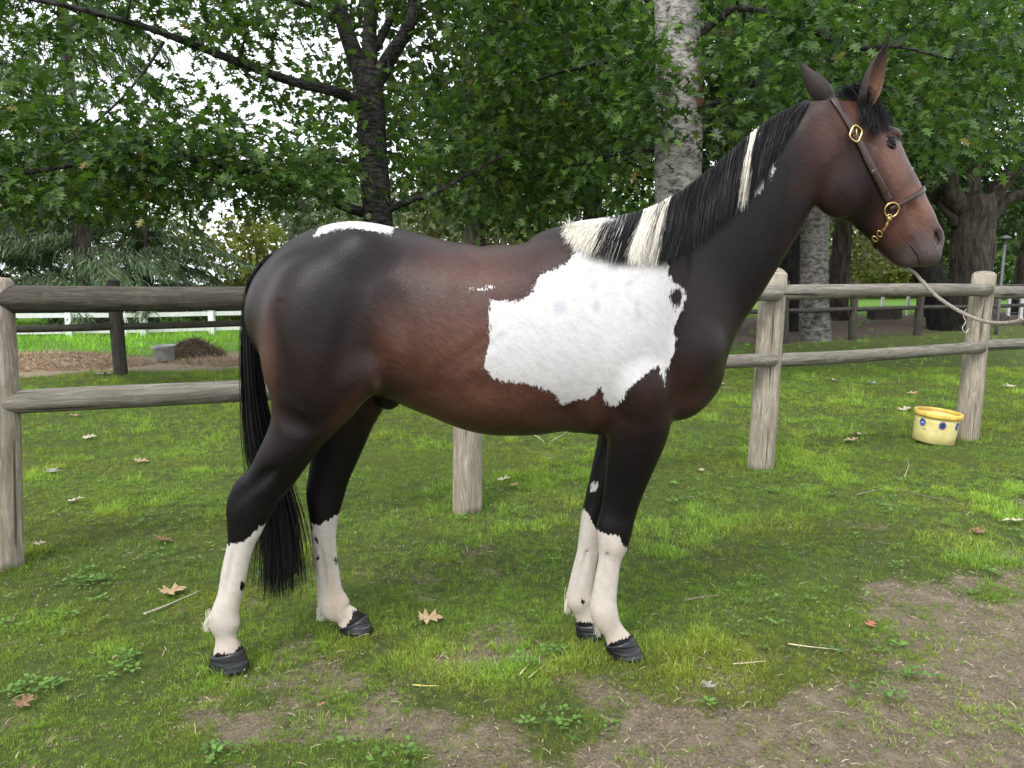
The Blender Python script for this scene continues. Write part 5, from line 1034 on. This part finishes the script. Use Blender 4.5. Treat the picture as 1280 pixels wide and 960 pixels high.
# short coat hair lying over the skin
NV = np.zeros_like(HV); tri = np.cross(HV[HF[:, 2]]-HV[HF[:, 0]], HV[HF[:, 3]]-HV[HF[:, 1]])
for c in range(4):
    for a in range(3): NV[:, a] += np.bincount(HF[:, c], tri[:, a], len(HV))
NV = nrm(NV); vw = nrm(np.array([0, 0, CAM_Z])-HV); ok = np.flatnonzero((NV*vw).sum(1) > -.35); ok = ok[(HV[ok, 2] > .80) & (W[ok] > -3)]
pick = r.choice(ok, 50000); base = HV[pick]+r.normal(0, .003, (len(pick), 3)); nv = NV[pick]; base = base-nv*((base-HV[pick])*nv).sum(1, keepdims=True)-nv*.0006
fl = np.tile(np.array([-.80, 0, -.60]), (len(pick), 1)); fl[HV[pick, 2] < .72] = (0.05, 0, -1); hd_ = HV[pick, 0] > 1.0; fl[hd_] = (-.2, 0, -1.0)
fl = fl+.22*r.normal(size=fl.shape)+.35*(fbm(base[:, 0:1]*9, base[:, 2:3]*9, 5, 2)-.5); fl = nrm(fl-nv*(fl*nv).sum(1, keepdims=True))
isw = W[pick] > -2; lng = np.where(isw, .0075, .007)*r.uniform(.6, 1.3, len(pick)); lng = np.where(hd_, .006, lng)
sv = nrm(np.cross(nv, fl)+.4*r.normal(size=fl.shape))*np.where(isw, .0006, .0006)[:, None]
midp = base+fl*(lng*.5)[:, None]+nv*(lng*.09)[:, None]; tip = base+fl*lng[:, None]+nv*(lng*.10)[:, None]
V = np.stack([base-sv, base+sv, midp+sv*.8, midp-sv*.8, tip], 1).reshape(-1, 3); n = len(pick); i = np.arange(n)*5
av = {kk: np.repeat(vv[pick], 5) for kk, vv in dict(white=W, tan=tan, blk=blk, muz=mz, grey=grey, pink=pink).items()}
jit = np.repeat(r.normal(0, 1, n), 5); av['tan'] = np.clip(av['tan']+.10*jit, 0, 1); av['blk'] = np.clip(av['blk']*(1-.12*np.abs(jit)), 0, 1)
obj('coat_hair', make_mesh('coat_hair', V, [np.stack([i, i+1, i+2, i+3], 1), np.stack([i+3, i+2, i+4], 1)], True, av, [M_coat]), horse, kind='stuff')
# ================================================================== halter and lead rope
k = N('brown_leather'); c = k.coord('Object'); ln_ = k.noise(c, 90, 4, .6)
M_lea = k.fin(k.ramp(ln_, [(.3, (.022, .012, .009)), (.7, (.055, .030, .022))]), .36, k.bump(ln_, .3, .002), .5)
M_brass = plain('brass', (.62, .46, .20), .28, 1.0, .5, 40, .15, .0005); M_rope = None
halter = empty('halter', P(1100, 200, MID), 'brown leather halter with brass buckle and rings on the horse\'s head', 'halter')
HL = np.array(halter.location)
def strap(pts, nrms, w, th, name, mat=None):
    pts, nrms = np.asarray(pts, float), nrm(np.asarray(nrms, float)); T_ = nrm(np.gradient(pts, axis=0)); S_ = nrm(np.cross(nrms, T_)); n = len(pts)
    prof = [(-w, 0), (-w, th*.7), (-w*.8, th), (w*.8, th), (w, th*.7), (w, 0)]
    V_ = np.stack([pts+S_*a+nrms*b for a, b in prof], 1).reshape(-1, 3); m_ = len(prof); i, j = np.meshgrid(np.arange(n-1), np.arange(m_), indexing='ij'); j2 = (j+1) % m_
    F_ = [np.stack([i*m_+j, i*m_+j2, (i+1)*m_+j2, (i+1)*m_+j], -1).reshape(-1, 4), np.array([np.arange(m_)[::-1]]), np.array([np.arange(m_)+(n-1)*m_])]
    return obj(name, make_mesh(name, V_-HL, F_, True, None, [mat or M_lea]), halter)
def surf_line(px, sub=8, off=.003):
    q_ = catmull(np.array([(x, y, 0) for x, y in px], float), sub); A, B = [], []
    for x, y, _ in q_:
        a, b = hit(x, y, off)
        if a is None or (A and np.linalg.norm(a-A[-1]) > .06): continue
        A.append(a); B.append(b)
    A, B = np.array(A), np.array(B)
    for _ in range(2): A[1:-1] = .5*A[1:-1]+.25*(A[:-2]+A[2:]); B[1:-1] = .5*B[1:-1]+.25*(B[:-2]+B[2:])
    return A, nrm(B)
A, B = surf_line([(1033, 117), (1040, 123), (1050, 138), (1060, 155), (1067, 168)]); 
top = A[0]; far_ = np.array([snap(p_, .004) for p_ in (top+[0, .03, .01], top+[-.005, .07, .005], top+[-.005, .12, -.03], top+[0, .15, -.09])]); A = np.vstack([far_[::-1, 0], A]); B = np.vstack([far_[::-1, 1], B])
strap(A, B, .0125, .0045, 'crown_strap')
A, B = surf_line([(1067, 168), (1076, 184), (1086, 204), (1097, 225), (1106, 243), (1111, 250)]); strap(A, B, .0125, .005, 'cheek_strap'); A, B = surf_line([(1090, 212), (1098, 227), (1105, 241)], 6, .0075); strap(A, B, .0105, .003, 'strap_fold')
def loop_around(c0, nrm_dir, n=40, off=.003):
    nd = nrm(np.asarray(nrm_dir, float)); u = nrm(np.cross(nd, [0, 1.0, 0])); v_ = np.cross(nd, u); out, no = [], []
    for t in np.linspace(0, 2*np.pi, n, endpoint=False):
        d = u*math.cos(t)+v_*math.sin(t); l, nn_, i_, ds = HBVH.ray_cast(Vector(c0+d*.25), Vector(-d))
        if l is None: continue
        out.append(np.array(l)+np.array(nn_)*off); no.append(np.array(nn_))
    return np.array(out), np.array(no)
# noseband: from the near ring over the nose to the far side
ringc, ringn = hit(1112, 254, .006)
nose = P(1153, 233, HY(1150)); back = P(1090, 268, HY(1110)); cen = (nose+back)/2; axis_ = nrm(np.cross(nose-P(1098, 262, HY(1105)), [-.20, .98, 0]))
A, B = loop_around(cen, axis_, 64)
kk = np.array([np.dot(a-ringc, nrm(nose-ringc)) for a in A]) > -.004; st_ = int(np.argmin(kk)) ; A, B, kk = np.roll(A, -st_, 0), np.roll(B, -st_, 0), np.roll(kk, -st_)
A, B = A[kk], B[kk]
for _ in range(2): A[1:-1] = .5*A[1:-1]+.25*(A[:-2]+A[2:])
strap(A, B, .0080, .006, 'noseband')
def ring(c0, n0, r_, w, name, ex=1.0, ang=0, sq=1.0):
    n0 = nrm(n0); u = nrm(np.cross([0, 0, 1.0], n0)); v_ = np.cross(n0, u); u, v_ = u*math.cos(ang)+v_*math.sin(ang), -u*math.sin(ang)+v_*math.cos(ang); t = np.linspace(0, 2*np.pi, 33); cx, sx_ = np.sign(np.cos(t))*np.abs(np.cos(t))**sq, np.sign(np.sin(t))*np.abs(np.sin(t))**sq
    vv, ff = tube(c0+u*(r_*cx)[:, None]+v_*(r_*ex*sx_)[:, None], w, 8, False); return obj(name, make_mesh(name, vv-HL, ff, True, None, [M_brass]), halter)
bc, bn = hit(1067, 168, .010); ring(bc, bn, .0215, .0036, 'buckle', 1.2, -.5, .6)
vv, ff = tube([bc+[.0, 0, .017]+bn*.001, bc+bn*.004, bc+[0, 0, -.017]], .0022, 6); obj('buckle_tongue', make_mesh('buckle_tongue', vv-HL, ff, True, None, [M_brass]), halter)
rc, rn = hit(1113, 262, .008); ring(rc, rn, .0255, .0034, 'halter_ring')
# snap hook and chain under the chin
pts = [hit(x, y, .010)[0] for x, y in ((1110, 271), (1107, 280), (1103, 287))]; vv, ff = tube(catmull(pts, 5), np.interp(np.linspace(0, 1, 11), [0, .25, .5, .8, 1], [.0055, .0038, .0062, .0042, .005]), 8); obj('snap_hook', make_mesh('snap_hook', vv-HL, ff, True, None, [M_brass]), halter)
sc_, sn_ = hit(1110, 271, .010); ring(sc_, sn_, .008, .0025, 'snap_eye', 1.3, .4)
for (x, y, an) in ((1099, 291, .5), (1094, 297, .5)):
    cc_, cn_ = hit(x, y, .008)
    if cc_ is not None: ring(cc_, cn_, .0075, .0024, 'chain_link', 1.7, an)
# strap under the jaw, rings to the lead rope
p1, n1 = next((h_ for h_ in (hit(1093, y_, .004) for y_ in range(299, 270, -2)) if h_[0] is not None)); chin = [p1]
for t in np.linspace(.15, 1, 7): chin.append(snap(p1+np.array([.012*t, .13*t, -.05*math.sin(t*math.pi*.75)]), .004)[0])
chin = np.array(chin); vv, ff = tube(catmull(chin, 4), .005, 8); obj('jaw_strap', make_mesh('jaw_strap', vv-HL, ff, True, None, [M_lea]), halter)
k = N('rope_fibre'); c = k.coord('Object'); wv = k.noise(c, 140, 3, .6); M_rope = k.fin(k.ramp(wv, [(.3, (.17, .145, .125)), (.7, (.37, .33, .29))]), .8, k.bump(wv, .8, .003), .2)
rp = catmull([chin[4], chin[4]*.6+P(1137, 336, HY(1140)+.03)*.4+np.array([0, .01, -.012]), P(1139, 338, HY(1140)+.02), P(1152, 351, MID+.10), P(1173, 372, MID+.05), P(1203, 391, MID-.02), P(1232, 402, MID-.10), P(1262, 403, MID-.18), P(1290, 396, MID-.25), P(1330, 380, MID-.34), P(1390, 350, MID-.45)], 10)
strd = []
T_, N_, B_ = frames(rp); s_ = np.concatenate([[0], np.cumsum(np.linalg.norm(np.diff(rp, axis=0), axis=1))])
rp2 = np.stack([np.interp(np.linspace(0, s_[-1], 420), s_, rp[:, c_]) for c_ in range(3)], 1); T_, N_, B_ = frames(rp2); ph = np.linspace(0, s_[-1], 420)*2*math.pi/.034
for j in range(3): strd.append(tube(rp2+N_*(.0034*np.cos(ph+j*2.094))[:, None]+B_*(.0034*np.sin(ph+j*2.094))[:, None], .0037, 6))
v, f = merge(strd); obj('lead_rope', make_mesh('lead_rope', v, f, True, None, [M_rope]), None, 'brown twisted lead rope running from the halter to the right edge', 'rope')
